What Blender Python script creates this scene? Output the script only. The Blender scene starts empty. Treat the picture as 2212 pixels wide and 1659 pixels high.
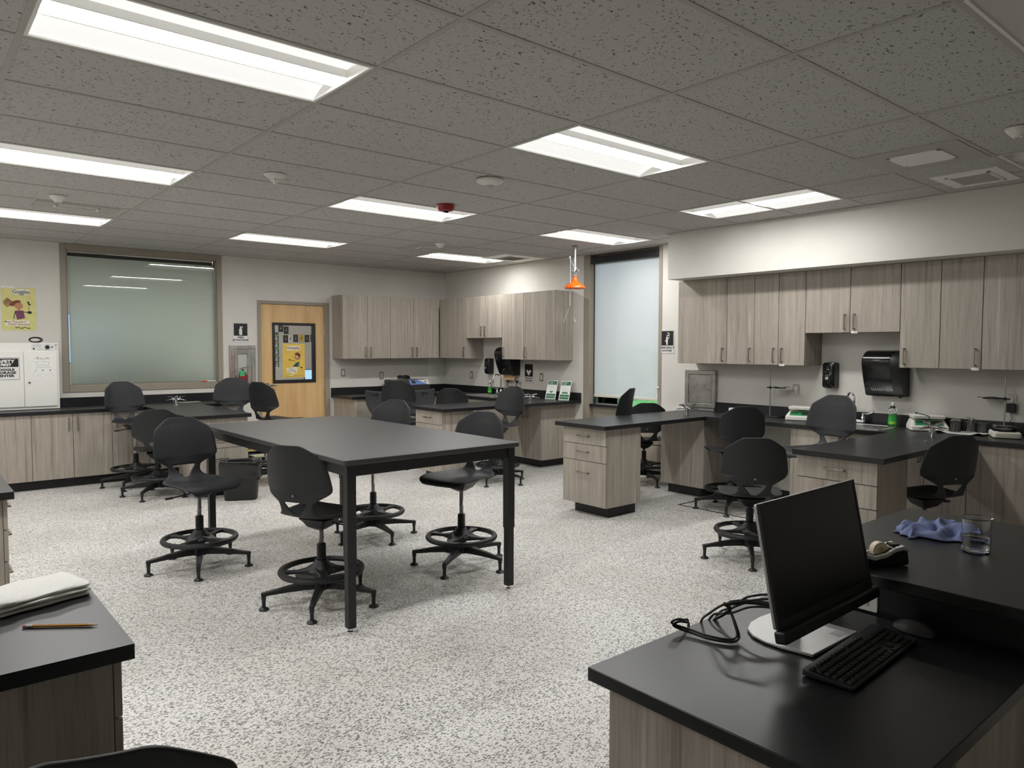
import bpy, bmesh, math, random
from mathutils import Vector, Matrix
PI = math.pi
random.seed(11)
sc = bpy.context.scene
col = sc.collection

# ------------------------------------------------------------------ camera, world, exposure
FPX, YAW, PITCH, ROLL = 1578.35, -0.7007, -0.0501, 0.0017
CAM = Vector((-1.6204, -2.8151, 1.5455))
def cam_axes():
    cy, sy = math.cos(YAW), math.sin(YAW)
    f = Vector((-sy*math.cos(PITCH), cy*math.cos(PITCH), math.sin(PITCH)))
    r = Vector((cy, sy, 0.0)); u = r.cross(f)
    c, s = math.cos(ROLL), math.sin(ROLL)
    return r*c + u*s, u*c - r*s, f
R_, U_, F_ = cam_axes()
cd = bpy.data.cameras.new('camera'); cam = bpy.data.objects.new('camera', cd); col.objects.link(cam)
cd.sensor_fit = 'HORIZONTAL'; cd.sensor_width = 36.0; cd.lens = FPX/2212*36.0
cd.clip_start = 0.05; cd.clip_end = 200
M = Matrix.Identity(4)
for i in range(3):
    M[i][0], M[i][1], M[i][2], M[i][3] = R_[i], U_[i], -F_[i], CAM[i]
cam.matrix_world = M
sc.camera = cam
sc.view_settings.view_transform = 'Standard'; sc.view_settings.look = 'None'
sc.view_settings.gamma = 1.0; sc.view_settings.use_curve_mapping = False
sc.view_settings.exposure = 0.0
try:
    sc.cycles.use_denoising = True
    sc.cycles.max_bounces = 10; sc.cycles.diffuse_bounces = 6; sc.cycles.transmission_bounces = 10; sc.cycles.transparent_max_bounces = 12
    sc.cycles.sample_clamp_indirect = 8.0
except Exception: pass
w = bpy.data.worlds.new('daylight'); sc.world = w; w.use_nodes = True
bg = w.node_tree.nodes['Background']; bg.inputs[0].default_value = (0.62, 0.80, 1.0, 1); bg.inputs[1].default_value = 4.0

LENS_E, SIDE_E = 52.0, 0.70        # troffer centre lens and side diffusers
HC, YW, XW = 2.7445, 7.012, 5.24  # ceiling height, back wall face, right wall face
HCT = 0.8515                      # worktop height
GX, GY = 1.2192, 0.6096           # ceiling grid
XL, YF = -3.45, -5.2              # left wall and front wall (behind the camera)

# ------------------------------------------------------------------ materials
def lin(*c):
    o = []
    for v in c:
        v = v/255.0
        o.append(v/12.92 if v <= 0.04045 else ((v+0.055)/1.055)**2.4)
    return (o[0], o[1], o[2], 1.0)
def mat(name, c, rough=0.5, metal=0.0, spec=0.5, emit=None, es=1.0, coat=0.0):
    m = bpy.data.materials.new(name); m.use_nodes = True
    b = m.node_tree.nodes['Principled BSDF']
    b.inputs['Base Color'].default_value = c; b.inputs['Roughness'].default_value = rough
    b.inputs['Metallic'].default_value = metal; b.inputs['Specular IOR Level'].default_value = spec
    b.inputs['Coat Weight'].default_value = coat
    if emit: b.inputs['Emission Color'].default_value = emit; b.inputs['Emission Strength'].default_value = es
    return m
def nodes(m):
    return m.node_tree.nodes, m.node_tree.links, m.node_tree.nodes['Principled BSDF']
def ramp(N, pts, interp='LINEAR'):
    r = N.new('ShaderNodeValToRGB'); e = r.color_ramp.elements; r.color_ramp.interpolation = interp
    while len(e) < len(pts): e.new(0.5)
    for k, (p, c) in enumerate(pts): e[k].position = p; e[k].color = c
    return r
def mapping(N, L, scale, coord='Object', rnd=0.0):
    tc = N.new('ShaderNodeTexCoord'); mp = N.new('ShaderNodeMapping'); mp.inputs['Scale'].default_value = scale
    L.new(tc.outputs[coord], mp.inputs['Vector'])
    if rnd:
        oi = N.new('ShaderNodeObjectInfo'); mu = N.new('ShaderNodeMath'); mu.operation = 'MULTIPLY'; mu.inputs[1].default_value = rnd
        L.new(oi.outputs['Random'], mu.inputs[0])
        cb = N.new('ShaderNodeCombineXYZ'); L.new(mu.outputs[0], cb.inputs[0]); L.new(mu.outputs[0], cb.inputs[2])
        L.new(cb.outputs[0], mp.inputs['Location'])
    return mp
def noise(N, L, vec, scale, detail=4.0, rough=0.55):
    n = N.new('ShaderNodeTexNoise'); n.inputs['Scale'].default_value = scale; n.inputs['Detail'].default_value = detail
    n.inputs['Roughness'].default_value = rough; L.new(vec, n.inputs['Vector']); return n
def mixc(N, L, fac, a, b, mode='MIX'):
    x = N.new('ShaderNodeMix'); x.data_type = 'RGBA'; x.blend_type = mode
    for s, v in ((x.inputs[0], fac), (x.inputs[6], a), (x.inputs[7], b)):
        if hasattr(v, 'is_linked') or hasattr(v, 'node'): L.new(v, s)
        else: s.default_value = v
    return x.outputs[2]
def bump(N, L, b, h, strength=0.1, dist=0.002):
    bn = N.new('ShaderNodeBump'); bn.inputs['Strength'].default_value = strength; bn.inputs['Distance'].default_value = dist
    L.new(h, bn.inputs['Height']); L.new(bn.outputs[0], b.inputs['Normal'])

def make_laminate(name, dark, mid, light):
    m = mat(name, mid, 0.42, spec=0.35); N, L, b = nodes(m)     # grain runs along local Y
    mp = mapping(N, L, (1.0, 0.028, 1.0), rnd=37.0)
    n1 = noise(N, L, mp.outputs[0], 34, 4, 0.65); n2 = noise(N, L, mp.outputs[0], 170, 3, 0.65); n3 = noise(N, L, mp.outputs[0], 7, 1.5, 0.5)
    r1 = ramp(N, [(0.30, dark), (0.46, mid), (0.58, mid), (0.74, light)]); L.new(n1.outputs[0], r1.inputs[0])
    r2 = ramp(N, [(0.28, (0.62, 0.61, 0.60, 1)), (0.5, (1, 1, 1, 1)), (0.75, (1.12, 1.12, 1.12, 1))]); L.new(n2.outputs[0], r2.inputs[0])
    r3 = ramp(N, [(0.3, (0.86, 0.86, 0.86, 1)), (0.7, (1.08, 1.08, 1.08, 1))]); L.new(n3.outputs[0], r3.inputs[0])
    c = mixc(N, L, 0.55, r1.outputs[0], r2.outputs[0], 'MULTIPLY'); c = mixc(N, L, 0.8, c, r3.outputs[0], 'MULTIPLY')
    L.new(c, b.inputs['Base Color']); return m
def make_floor():
    m = mat('speckled_vinyl', lin(225, 221, 212), 0.38, spec=0.4); N, L, b = nodes(m)
    tc = N.new('ShaderNodeTexCoord'); P = tc.outputs['Object']
    n0 = noise(N, L, P, 1.1, 2); rb = ramp(N, [(0.35, lin(218, 214, 207)), (0.65, lin(232, 230, 226))]); L.new(n0.outputs[0], rb.inputs[0])
    cur = rb.outputs[0]
    for scale, dens, size, cols in ((52, 0.54, 0.37, (lin(92, 93, 94), lin(150, 148, 144))), (92, 0.50, 0.38, (lin(100, 100, 99), lin(158, 155, 149))), (27, 0.15, 0.21, (lin(106, 107, 108), lin(170, 164, 154)))):
        mp = N.new('ShaderNodeMapping'); mp.inputs['Scale'].default_value = (scale, scale*1.9, 1); mp.inputs['Rotation'].default_value = (0, 0, 0.35 + scale*0.01)
        dn = noise(N, L, P, scale*0.8, 2); va = N.new('ShaderNodeVectorMath'); va.operation = 'MULTIPLY_ADD'
        L.new(dn.outputs[1], va.inputs[0]); va.inputs[1].default_value = (0.55/scale,)*3; L.new(P, va.inputs[2])
        L.new(va.outputs[0], mp.inputs[0])
        v = N.new('ShaderNodeTexVoronoi'); v.voronoi_dimensions = '2D'; v.inputs['Scale'].default_value = 1.0; L.new(mp.outputs[0], v.inputs['Vector'])
        sp = N.new('ShaderNodeSeparateColor'); L.new(v.outputs['Color'], sp.inputs[0])
        lt = N.new('ShaderNodeMath'); lt.operation = 'LESS_THAN'; L.new(sp.outputs[0], lt.inputs[0]); lt.inputs[1].default_value = dens
        sz = N.new('ShaderNodeMath'); sz.operation = 'MULTIPLY_ADD'; L.new(sp.outputs[1], sz.inputs[0]); sz.inputs[1].default_value = size*0.7; sz.inputs[2].default_value = size*0.5
        ld = N.new('ShaderNodeMath'); ld.operation = 'LESS_THAN'; L.new(v.outputs['Distance'], ld.inputs[0]); L.new(sz.outputs[0], ld.inputs[1])
        mk = N.new('ShaderNodeMath'); mk.operation = 'MULTIPLY'; L.new(lt.outputs[0], mk.inputs[0]); L.new(ld.outputs[0], mk.inputs[1])
        rc = ramp(N, [(0.0, cols[0]), (1.0, cols[1])]); L.new(sp.outputs[2], rc.inputs[0])
        cur = mixc(N, L, mk.outputs[0], cur, rc.outputs[0])
    L.new(cur, b.inputs['Base Color']); return m
def make_ceiling_tile():
    m = mat('fissured_tile', lin(186, 184, 178), 0.9, spec=0.1); N, L, b = nodes(m)
    mp = mapping(N, L, (1.0, 1.35, 1.0)); n = noise(N, L, mp.outputs[0], 56, 3, 0.6); n.inputs['Distortion'].default_value = 0.6
    r = ramp(N, [(0.355, lin(96, 94, 91)), (0.390, lin(192, 190, 187))]); L.new(n.outputs[0], r.inputs[0])
    n2 = noise(N, L, mp.outputs[0], 240, 2); r2 = ramp(N, [(0.30, (0.62, 0.62, 0.62, 1)), (0.42, (1, 1, 1, 1))]); L.new(n2.outputs[0], r2.inputs[0])
    L.new(mixc(N, L, 0.8, r.outputs[0], r2.outputs[0], 'MULTIPLY'), b.inputs['Base Color'])
    bump(N, L, b, n.outputs[0], 0.25, 0.003); return m
def make_mottled(name, a, c, scale, rough, spec=0.5, bs=0.0, metal=0.0):
    m = mat(name, a, rough, metal, spec); N, L, b = nodes(m); mp = mapping(N, L, (1, 1, 1)); n = noise(N, L, mp.outputs[0], scale, 5)
    r = ramp(N, [(0.35, a), (0.65, c)]); L.new(n.outputs[0], r.inputs[0]); L.new(r.outputs[0], b.inputs['Base Color'])
    if bs: bump(N, L, b, n.outputs[0], bs, 0.002)
    return m
def make_glass(name, tint=(1, 1, 1, 1), rough=0.0, ior=1.5):
    m = mat(name, tint, rough); N, L, b = nodes(m); b.inputs['Transmission Weight'].default_value = 1.0; b.inputs['IOR'].default_value = ior; return m
def make_pane(name, tint, refl=0.09):
    m = bpy.data.materials.new(name); m.use_nodes = True; N, L = m.node_tree.nodes, m.node_tree.links
    N.remove(N['Principled BSDF']); out = N['Material Output']
    t = N.new('ShaderNodeBsdfTransparent'); t.inputs[0].default_value = tint
    g = N.new('ShaderNodeBsdfGlossy'); g.inputs['Roughness'].default_value = 0.004
    fr = N.new('ShaderNodeFresnel'); fr.inputs[0].default_value = 1.5
    mx = N.new('ShaderNodeMixShader'); L.new(fr.outputs[0], mx.inputs[0]); L.new(t.outputs[0], mx.inputs[1]); L.new(g.outputs[0], mx.inputs[2]); L.new(mx.outputs[0], out.inputs[0])
    return m
def make_shade(name, c, trans, opening=0.0):
    m = bpy.data.materials.new(name); m.use_nodes = True; N, L = m.node_tree.nodes, m.node_tree.links
    N.remove(N['Principled BSDF']); out = N['Material Output']
    d = N.new('ShaderNodeBsdfDiffuse'); d.inputs[0].default_value = c; t = N.new('ShaderNodeBsdfTranslucent'); t.inputs[0].default_value = c
    mx = N.new('ShaderNodeMixShader'); mx.inputs[0].default_value = trans; L.new(d.outputs[0], mx.inputs[1]); L.new(t.outputs[0], mx.inputs[2])
    last = mx.outputs[0]
    if opening:
        tr = N.new('ShaderNodeBsdfTransparent'); m2 = N.new('ShaderNodeMixShader'); m2.inputs[0].default_value = opening
        L.new(last, m2.inputs[1]); L.new(tr.outputs[0], m2.inputs[2]); last = m2.outputs[0]
    L.new(last, out.inputs[0]); return m

MT = {}
MT['lam'] = make_laminate('grey_oak_laminate', lin(142, 133, 122), lin(168, 160, 149), lin(194, 187, 177))
MT['floor'] = make_floor(); MT['tile'] = make_ceiling_tile()
MT['wall'] = make_mottled('wall_paint', lin(213, 210, 203), lin(218, 215, 208), 3, 0.75, 0.2)
MT['grid'] = mat('grid_white', lin(176, 174, 168), 0.6, spec=0.2)
MT['white'] = mat('white_enamel', lin(232, 231, 226), 0.35)
MT['plastic_white'] = mat('white_plastic', lin(226, 225, 218), 0.4)
MT['cream'] = mat('cream_plastic', lin(220, 217, 203), 0.45)
MT['top'] = make_mottled('black_epoxy', lin(24, 25, 27), lin(29, 30, 32), 55, 0.34, 0.5, 0.02)
MT['tabletop'] = make_mottled('dark_table_laminate', lin(54, 53, 52), lin(60, 59, 58), 40, 0.40, 0.5)
MT['edge'] = mat('black_edge', lin(26, 27, 29), 0.4)
MT['black'] = mat('black_plastic', lin(24, 25, 27), 0.45)
MT['gloss'] = mat('glossy_black_plastic', lin(16, 17, 18), 0.16)
MT['kick'] = mat('black_toe_kick', lin(20, 21, 24), 0.5)
MT['shell'] = make_mottled('charcoal_shell', lin(34, 36, 38), lin(38, 40, 42), 300, 0.5, 0.4, 0.03)
MT['frame_black'] = mat('black_powder_coat', lin(22, 23, 25), 0.45)
MT['steel'] = mat('brushed_steel', lin(190, 190, 188), 0.3, 1.0)
MT['chrome'] = mat('chrome', lin(225, 226, 228), 0.08, 1.0)
MT['galv'] = make_mottled('galvanised_pipe', lin(160, 164, 166), lin(196, 198, 200), 30, 0.35, 0.5, 0, 0.85)
MT['nickel'] = mat('satin_nickel', lin(150, 143, 132), 0.35, 1.0)
MT['stain'] = make_mottled('stainless_sheet', lin(158, 156, 150), lin(186, 184, 178), 9, 0.38, 0.5, 0, 0.9)
MT['taupe'] = mat('taupe_frame_paint', lin(150, 142, 128), 0.5)
MT['orange'] = mat('orange_enamel', lin(244, 100, 22), 0.3)
MT['orange_tag'] = mat('orange_tag', lin(226, 92, 38), 0.5)
MT['red'] = mat('red_plastic', lin(140, 22, 30), 0.4)
MT['redpaint'] = mat('red_letter', lin(190, 34, 60), 0.5)
MT['green_tag'] = mat('green_tag', lin(62, 178, 112), 0.5)
MT['sign_white'] = mat('sign_white', lin(226, 226, 224), 0.45)
MT['sign_black'] = mat('sign_black', lin(22, 23, 24), 0.45)
MT['sign_green'] = mat('sign_green', lin(38, 104, 66), 0.4)
MT['sign_card'] = mat('sign_card', lin(228, 230, 224), 0.35)
MT['yellow'] = make_mottled('yellow_poster_paper', lin(208, 202, 128), lin(216, 212, 142), 12, 0.5)
MT['gold'] = make_mottled('gold_poster_paper', lin(222, 184, 78), lin(230, 196, 92), 12, 0.5)
MT['label_paper'] = mat('label_paper', lin(232, 228, 208), 0.6)
MT['maroon'] = mat('maroon_ink', lin(132, 64, 60), 0.6)
MT['teal_ink'] = mat('teal_ink', lin(58, 92, 96), 0.6)
MT['ink'] = mat('dark_ink', lin(40, 36, 34), 0.6)
MT['grey_ink'] = mat('grey_ink', lin(168, 168, 166), 0.6)
MT['plum'] = mat('plum_print', lin(112, 58, 92), 0.6)
MT['skin_print'] = mat('tan_print', lin(186, 132, 92), 0.6)
MT['brown_print'] = mat('brown_print', lin(118, 62, 44), 0.6)
MT['green_print'] = mat('green_print', lin(30, 86, 78), 0.6)
MT['blue_print'] = mat('pale_blue_print', lin(176, 200, 206), 0.6)
MT['paper'] = mat('white_paper', lin(232, 232, 228), 0.7)
MT['kraft'] = mat('kraft_paper', lin(184, 152, 116), 0.8)
MT['cloth_blue'] = make_mottled('blue_terry', lin(120, 132, 172), lin(138, 150, 188), 220, 0.95, 0.1, 0.5)
MT['cloth_white'] = make_mottled('white_terry', lin(226, 225, 220), lin(240, 239, 235), 260, 0.95, 0.1, 0.5)
MT['pencil'] = mat('pencil_yellow', lin(196, 136, 52), 0.4)
MT['wood_raw'] = mat('bare_wood', lin(214, 178, 130), 0.6)
MT['pink'] = mat('pink_eraser', lin(206, 110, 104), 0.7)
MT['bag'] = mat('black_bag_film', lin(20, 20, 22), 0.2, spec=0.7)
MT['screen'] = mat('black_screen', lin(10, 10, 11), 0.32)
MT['alu'] = mat('silver_paint', lin(188, 188, 186), 0.36, 0.55)
MT['key'] = mat('keycap', lin(26, 27, 28), 0.55)
MT['tape_roll'] = mat('tape_roll', lin(218, 208, 178), 0.4)
MT['silver_plastic'] = mat('silver_plastic', lin(196, 196, 192), 0.3, 0.4)
MT['green_soap'] = make_glass('green_soap', (0.10, 0.80, 0.22, 1), 0.05, 1.35)
MT['green_label'] = mat('green_label', lin(46, 158, 62), 0.35)
MT['lime_label'] = mat('lime_label', lin(150, 206, 66), 0.35)
MT['glass'] = make_glass('lab_glass'); MT['water'] = make_glass('water', (1, 1, 1, 1), 0.0, 1.33)
MT['pane'] = make_pane('window_pane', (0.975, 0.985, 0.975, 1)); MT['pane_clear'] = make_pane('clear_pane', (0.985, 0.99, 0.99, 1))
MT['shade_in'] = make_shade('interior_shade', lin(228, 236, 226), 0.10)
MT['shade_out'] = make_shade('roller_shade', lin(232, 226, 226), 0.48, 0.05)
MT['blue_panel'] = mat('blue_panel', lin(110, 140, 205), 0.4)
MT['bath'] = mat('dark_appliance', lin(58, 56, 52), 0.4)
MT['display_blue'] = mat('lit_display', lin(20, 30, 40), 0.4, emit=lin(150, 190, 245), es=1.6)
MT['lens'] = mat('troffer_lens', lin(240, 240, 240), 0.5, emit=(1.0, 0.99, 0.975, 1), es=LENS_E)
MT['diff'] = mat('troffer_diffuser', lin(235, 235, 235), 0.6, emit=(1.0, 0.99, 0.97, 1), es=SIDE_E)
MT['diff_off'] = mat('unlit_diffuser', lin(214, 213, 208), 0.5)
MT['hedge'] = make_mottled('hedge_leaves', lin(60, 110, 52), lin(126, 172, 96), 26, 0.8, 0.2, 0.6)
MT['lawn'] = make_mottled('lawn_grass', lin(74, 128, 66), lin(118, 168, 96), 40, 0.9, 0.1)
MT['concrete'] = make_mottled('pale_stucco', lin(206, 204, 200), lin(220, 218, 214), 14, 0.9, 0.1)
def make_maple():
    m = mat('maple_veneer', lin(214, 178, 128), 0.38); N, L, b = nodes(m); mp = mapping(N, L, (1, 0.10, 1))
    n = noise(N, L, mp.outputs[0], 9, 5); r = ramp(N, [(0.3, lin(200, 160, 106)), (0.55, lin(216, 180, 128)), (0.75, lin(222, 190, 142))]); L.new(n.outputs[0], r.inputs[0])
    L.new(r.outputs[0], b.inputs['Base Color']); return m
MT['maple'] = make_maple()

# ------------------------------------------------------------------ mesh builder
class MB:
    def __init__(s): s.v = []; s.f = []
    def add(s, v, f):
        o = len(s.v); s.v += [tuple(p) for p in v]; s.f += [tuple(i+o for i in q) for q in f]; return s
    def box(s, x0, x1, y0, y1, z0, z1):
        if x0 > x1: x0, x1 = x1, x0
        if y0 > y1: y0, y1 = y1, y0
        if z0 > z1: z0, z1 = z1, z0
        return s.add([(x0,y0,z0),(x1,y0,z0),(x1,y1,z0),(x0,y1,z0),(x0,y0,z1),(x1,y0,z1),(x1,y1,z1),(x0,y1,z1)],
                     [(0,3,2,1),(4,5,6,7),(0,1,5,4),(1,2,6,5),(2,3,7,6),(3,0,4,7)])
    def prism(s, pts, z0, z1):          # polygon in XY (counter-clockwise) extruded along Z
        a = sum(pts[i][0]*pts[(i+1) % len(pts)][1]-pts[(i+1) % len(pts)][0]*pts[i][1] for i in range(len(pts)))
        if a < 0: pts = pts[::-1]
        n = len(pts)
        return s.add([(x,y,z0) for x,y in pts]+[(x,y,z1) for x,y in pts],
                     [tuple(range(n-1,-1,-1)), tuple(range(n,2*n))]+[(i,(i+1)%n,(i+1)%n+n,i+n) for i in range(n)])
    def lathe(s, prof, n=24, c=(0,0,0), ax='z'):   # prof: (r, h) from bottom to top
        vs = []; fs = []
        for r, h in prof:
            for k in range(n):
                a = 2*PI*k/n; x, y = r*math.cos(a), r*math.sin(a)
                p = {'z': (x, y, h), 'x': (h, x, y), 'y': (y, h, x)}[ax]
                vs.append((p[0]+c[0], p[1]+c[1], p[2]+c[2]))
        m = len(prof)
        for i in range(m-1):
            for k in range(n): fs.append((i*n+k, i*n+(k+1)%n, (i+1)*n+(k+1)%n, (i+1)*n+k))
        if prof[0][0] > 1e-6: fs.append(tuple(range(n-1,-1,-1)))
        if prof[-1][0] > 1e-6: fs.append(tuple((m-1)*n+k for k in range(n)))
        return s.add(vs, fs)
    def cyl(s, r, z0, z1, n=20, c=(0,0,0), ax='z', r2=None): return s.lathe([(r, z0), (r if r2 is None else r2, z1)], n, c, ax)
    def tube(s, pts, r, n=10, closed=False, rs=None):
        P = [Vector(p) for p in pts]; m = len(P); vs = []; fs = []; up = None
        for i, p in enumerate(P):
            a = P[(i-1) % m] if (i > 0 or closed) else p; b = P[(i+1) % m] if (i < m-1 or closed) else p
            t = (b-a).normalized()
            if up is None: up = Vector((0,0,1)) if abs(t.z) < 0.9 else Vector((1,0,0))
            sd = t.cross(up)
            if sd.length < 1e-5: sd = t.cross(Vector((1,0,0)))
            sd.normalize(); up = sd.cross(t).normalized(); rr = rs[i] if rs else r
            for k in range(n):
                q = p + (sd*math.cos(2*PI*k/n)+up*math.sin(2*PI*k/n))*rr; vs.append(tuple(q))
        for i in range(m if closed else m-1):
            j = (i+1) % m
            for k in range(n): fs.append((i*n+k, i*n+(k+1)%n, j*n+(k+1)%n, j*n+k))
        if not closed: fs.append(tuple(range(n-1,-1,-1))); fs.append(tuple((m-1)*n+k for k in range(n)))
        return s.add(vs, fs)
    def loft(s, rings, cap=True):
        n = len(rings[0]); vs = [p for r in rings for p in r]; fs = []
        for i in range(len(rings)-1):
            for k in range(n): fs.append((i*n+k, i*n+(k+1)%n, (i+1)*n+(k+1)%n, (i+1)*n+k))
        if cap: fs.append(tuple(range(n-1,-1,-1))); fs.append(tuple((len(rings)-1)*n+k for k in range(n)))
        return s.add(vs, fs)
    def grid(s, P):                     # P[i][j] points
        n, m = len(P), len(P[0])
        return s.add([p for r in P for p in r], [(i*m+j, (i+1)*m+j, (i+1)*m+j+1, i*m+j+1) for i in range(n-1) for j in range(m-1)])
    def xf(s, M, start=0):
        s.v = s.v[:start]+[tuple(M @ Vector(p)) for p in s.v[start:]]; return s
def rr(x0, x1, y0, y1, r, n=5):         # rounded rectangle outline
    o = []
    for cx, cy, a0 in ((x1-r, y1-r, 0), (x0+r, y1-r, PI/2), (x0+r, y0+r, PI), (x1-r, y0+r, 1.5*PI)):
        for k in range(n+1):
            a = a0+PI/2*k/n; o.append((cx+r*math.cos(a), cy+r*math.sin(a)))
    return o
def link(name, me, m, parent=None):
    o = bpy.data.objects.new(name, me); col.objects.link(o)
    if m is not None: me.materials.append(m)
    if parent is not None: o.parent = parent
    return o
def obj(name, mb, m, parent=None, bevel=0.0, smooth=False, seg=2, label=None):
    me = bpy.data.meshes.new(name); me.from_pydata(mb.v, [], mb.f); me.update()
    bm = bmesh.new(); bm.from_mesh(me); bmesh.ops.recalc_face_normals(bm, faces=bm.faces); bm.to_mesh(me); bm.free()
    o = link(name, me, m, parent)
    if bevel:
        b = o.modifiers.new('edge', 'BEVEL'); b.width = bevel; b.segments = seg; b.limit_method = 'ANGLE'; b.angle_limit = 0.6
    if smooth or bevel:
        for p in me.polygons: p.use_smooth = True
        bm = bmesh.new(); bm.from_mesh(me)
        for e in bm.edges:
            if len(e.link_faces) == 2 and e.calc_face_angle(0) > 0.62: e.smooth = False
        bm.to_mesh(me); bm.free()
    if label: o['label'] = label
    return o
def sub(o, lv=1):
    s = o.modifiers.new('smooth', 'SUBSURF'); s.levels = lv; s.render_levels = lv
    for p in o.data.polygons: p.use_smooth = True
    for e in o.data.edges: e.use_edge_sharp = False
    return o
def tag(o, label, cat, group=None):
    o['label'] = label; o['category'] = cat
    if group: o['group'] = group
    return o
def thing(name, label, cat, loc=(0,0,0), rotz=0.0, group=None, frame=None):
    o = bpy.data.objects.new(name, None); col.objects.link(o); o.empty_display_size = 0.05
    if frame:
        X, Y, Z = [Vector(a) for a in FR[frame]]
        Mx = Matrix.Identity(4)
        for i in range(3): Mx[i][0], Mx[i][1], Mx[i][2], Mx[i][3] = X[i], Y[i], Z[i], loc[i]
        o.matrix_world = Mx
    else:
        o.location = loc; o.rotation_euler = (0, 0, rotz)
    return tag(o, label, cat, group)
# frames: local X right, Y up, Z out of the surface
FR = {'back': ((1,0,0),(0,0,1),(0,-1,0)), 'right': ((0,-1,0),(0,0,1),(-1,0,0)), 'left': ((0,1,0),(0,0,1),(1,0,0)), 'rear': ((-1,0,0),(0,0,1),(0,1,0))}
def struct(name, mb, m, parent=None, **k):
    o = obj(name, mb, m, parent, **k)
    if parent is None: o['kind'] = 'structure'
    return o
def dup(root, loc=None, label=None, rotz=None, group=None):
    r = root.copy(); col.objects.link(r)
    if loc is not None: r.location = loc
    if rotz is not None: r.rotation_euler = (0, 0, rotz)
    if label: r['label'] = label
    if group: r['group'] = group
    for ch in list(root.children):
        c = ch.copy(); col.objects.link(c); c.parent = r
        for g in ch.children:
            d = g.copy(); col.objects.link(d); d.parent = c
    return r
_font_cache = {}
def text_geo(body, size, x=0, y=0, align='CENTER', bold=0.0, sx=1.0, space=1.0):
    cu = bpy.data.curves.new('t', 'FONT'); cu.body = body; cu.size = size; cu.align_x = align; cu.align_y = 'CENTER'
    cu.offset = bold; cu.space_line = space; cu.resolution_u = 3
    ob = bpy.data.objects.new('t', cu); col.objects.link(ob)
    dg = bpy.context.evaluated_depsgraph_get(); me = bpy.data.meshes.new_from_object(ob.evaluated_get(dg))
    v = [(p.co.x*sx+x, p.co.y+y, 0.0) for p in me.vertices]; f = [tuple(p.vertices) for p in me.polygons]
    bpy.data.objects.remove(ob); bpy.data.curves.remove(cu); bpy.data.meshes.remove(me)
    return v, f
def text(name, items, m, parent, z, label=None):    # items: (body, size, x, y[, sx, bold]) in the XY plane of the parent
    mb = MB()
    for it in items:
        body, size, x, y = it[:4]; sx = it[4] if len(it) > 4 else 1.0; bo = it[5] if len(it) > 5 else 0.0
        v, f = text_geo(body, size, x, y, 'CENTER', bo, sx); mb.add([(a, b, z) for a, b, c in v], f)
    me = bpy.data.meshes.new(name); me.from_pydata(mb.v, [], mb.f); me.update()
    o = link(name, me, m, parent)
    if label: o['label'] = label
    return o
# ------------------------------------------------------------------ room shell
fl = MB().box(XL-0.2, XW+0.2, YF-0.2, YW+0.1, -0.1, 0.0); struct('floor', fl, MT['floor'])
# ceiling tiles, left open where the troffers sit
LIGHTS_ON = [(-1,0),(-1,4),(-1,8),(1,4),(1,8),(3,8),(1,0),(3,4),(-3,0),(-3,4),(-3,8)]
LIGHTS_OFF = [(-1,-4),(1,-4)]
def rect_of(i, j): return (i*GX, (i+1)*GX, j*GY, (j+1)*GY)
HOLES = [rect_of(*q) for q in LIGHTS_ON+LIGHTS_OFF] + [(3*GX, 3.5*GX, 0, 2*GY), (3*GX, 3.5*GX, -4*GY, -2*GY)]
cm = MB(); xs = [XL]+[i*GX for i in range(-2,4)]+[3.5*GX, 4*GX, XW]; ys = [YF]+[j*GY for j in range(-8,12)]+[YW]
for a, b in zip(xs, xs[1:]):
    for c, d in zip(ys, ys[1:]):
        mx, my = (a+b)/2, (c+d)/2
        if any(h[0] < mx < h[1] and h[2] < my < h[3] for h in HOLES): continue
        cm.box(a, b, c, d, HC, HC+0.018)
ceil = struct('ceiling', cm, MT['tile'])
struct('ceiling_deck', MB().box(XL-0.2, XW+0.2, YF-0.2, YW+0.1, HC+0.16, HC+0.2), MT['concrete'])
gm = MB(); hw = 0.012
for i in range(-2, 5): gm.box(i*GX-hw, i*GX+hw, (YF if i < 4 else 2.07), YW, HC-0.004, HC+0.002)
gm.box(3.5*GX-hw, 3.5*GX+hw, YF, 2*GY, HC-0.004, HC+0.002)
for j in range(-8, 12): gm.box(XL, (XW if j*GY > 2.07 else 4.655), j*GY-hw, j*GY+hw, HC-0.0035, HC+0.002)
gm.box(XL, XW, YW-0.022, YW, HC-0.006, HC+0.002); gm.box(XW-0.022, XW, 2.07, YW, HC-0.006, HC+0.002); gm.box(4.633, 4.655, YF, 2.09, HC-0.006, HC+0.002)
g = struct('trim_1', gm, MT['grid']); g['label'] = 'pale metal grid strips between the ceiling tiles'
# back wall with the interior window and the door
W1 = (-0.145, 1.68, 1.012, 2.735); D1 = (2.146, 3.19, 0.0, 2.178); TH = 0.15
wb = MB()
for x0, x1, z0, z1 in ((XL-0.2, W1[0], 0, HC+0.16), (W1[0], W1[1], 0, W1[2]), (W1[0], W1[1], W1[3], HC+0.16), (W1[1], D1[0], 0, HC+0.16), (D1[0], D1[1], D1[3], HC+0.16), (D1[1], XW+0.2, 0, HC+0.16)):
    wb.box(x0, x1, YW, YW+TH, z0, z1)
struct('wall_back', wb, MT['wall'])
W2 = (2.60, 3.872, 0.0, 2.735)                 # y range, z range in the right wall
wr = MB()
for y0, y1, z0, z1 in ((YF-0.2, W2[0], 0, HC+0.16), (W2[0], W2[1], W2[3], HC+0.16), (W2[1], YW, 0, HC+0.16)):
    wr.box(XW, XW+0.2, y0, y1, z0, z1)
struct('wall_right', wr, MT['wall'])
struct('wall_left', MB().box(XL-0.2, XL, YF-0.2, YW, 0, HC+0.16), MT['wall'])
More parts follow.
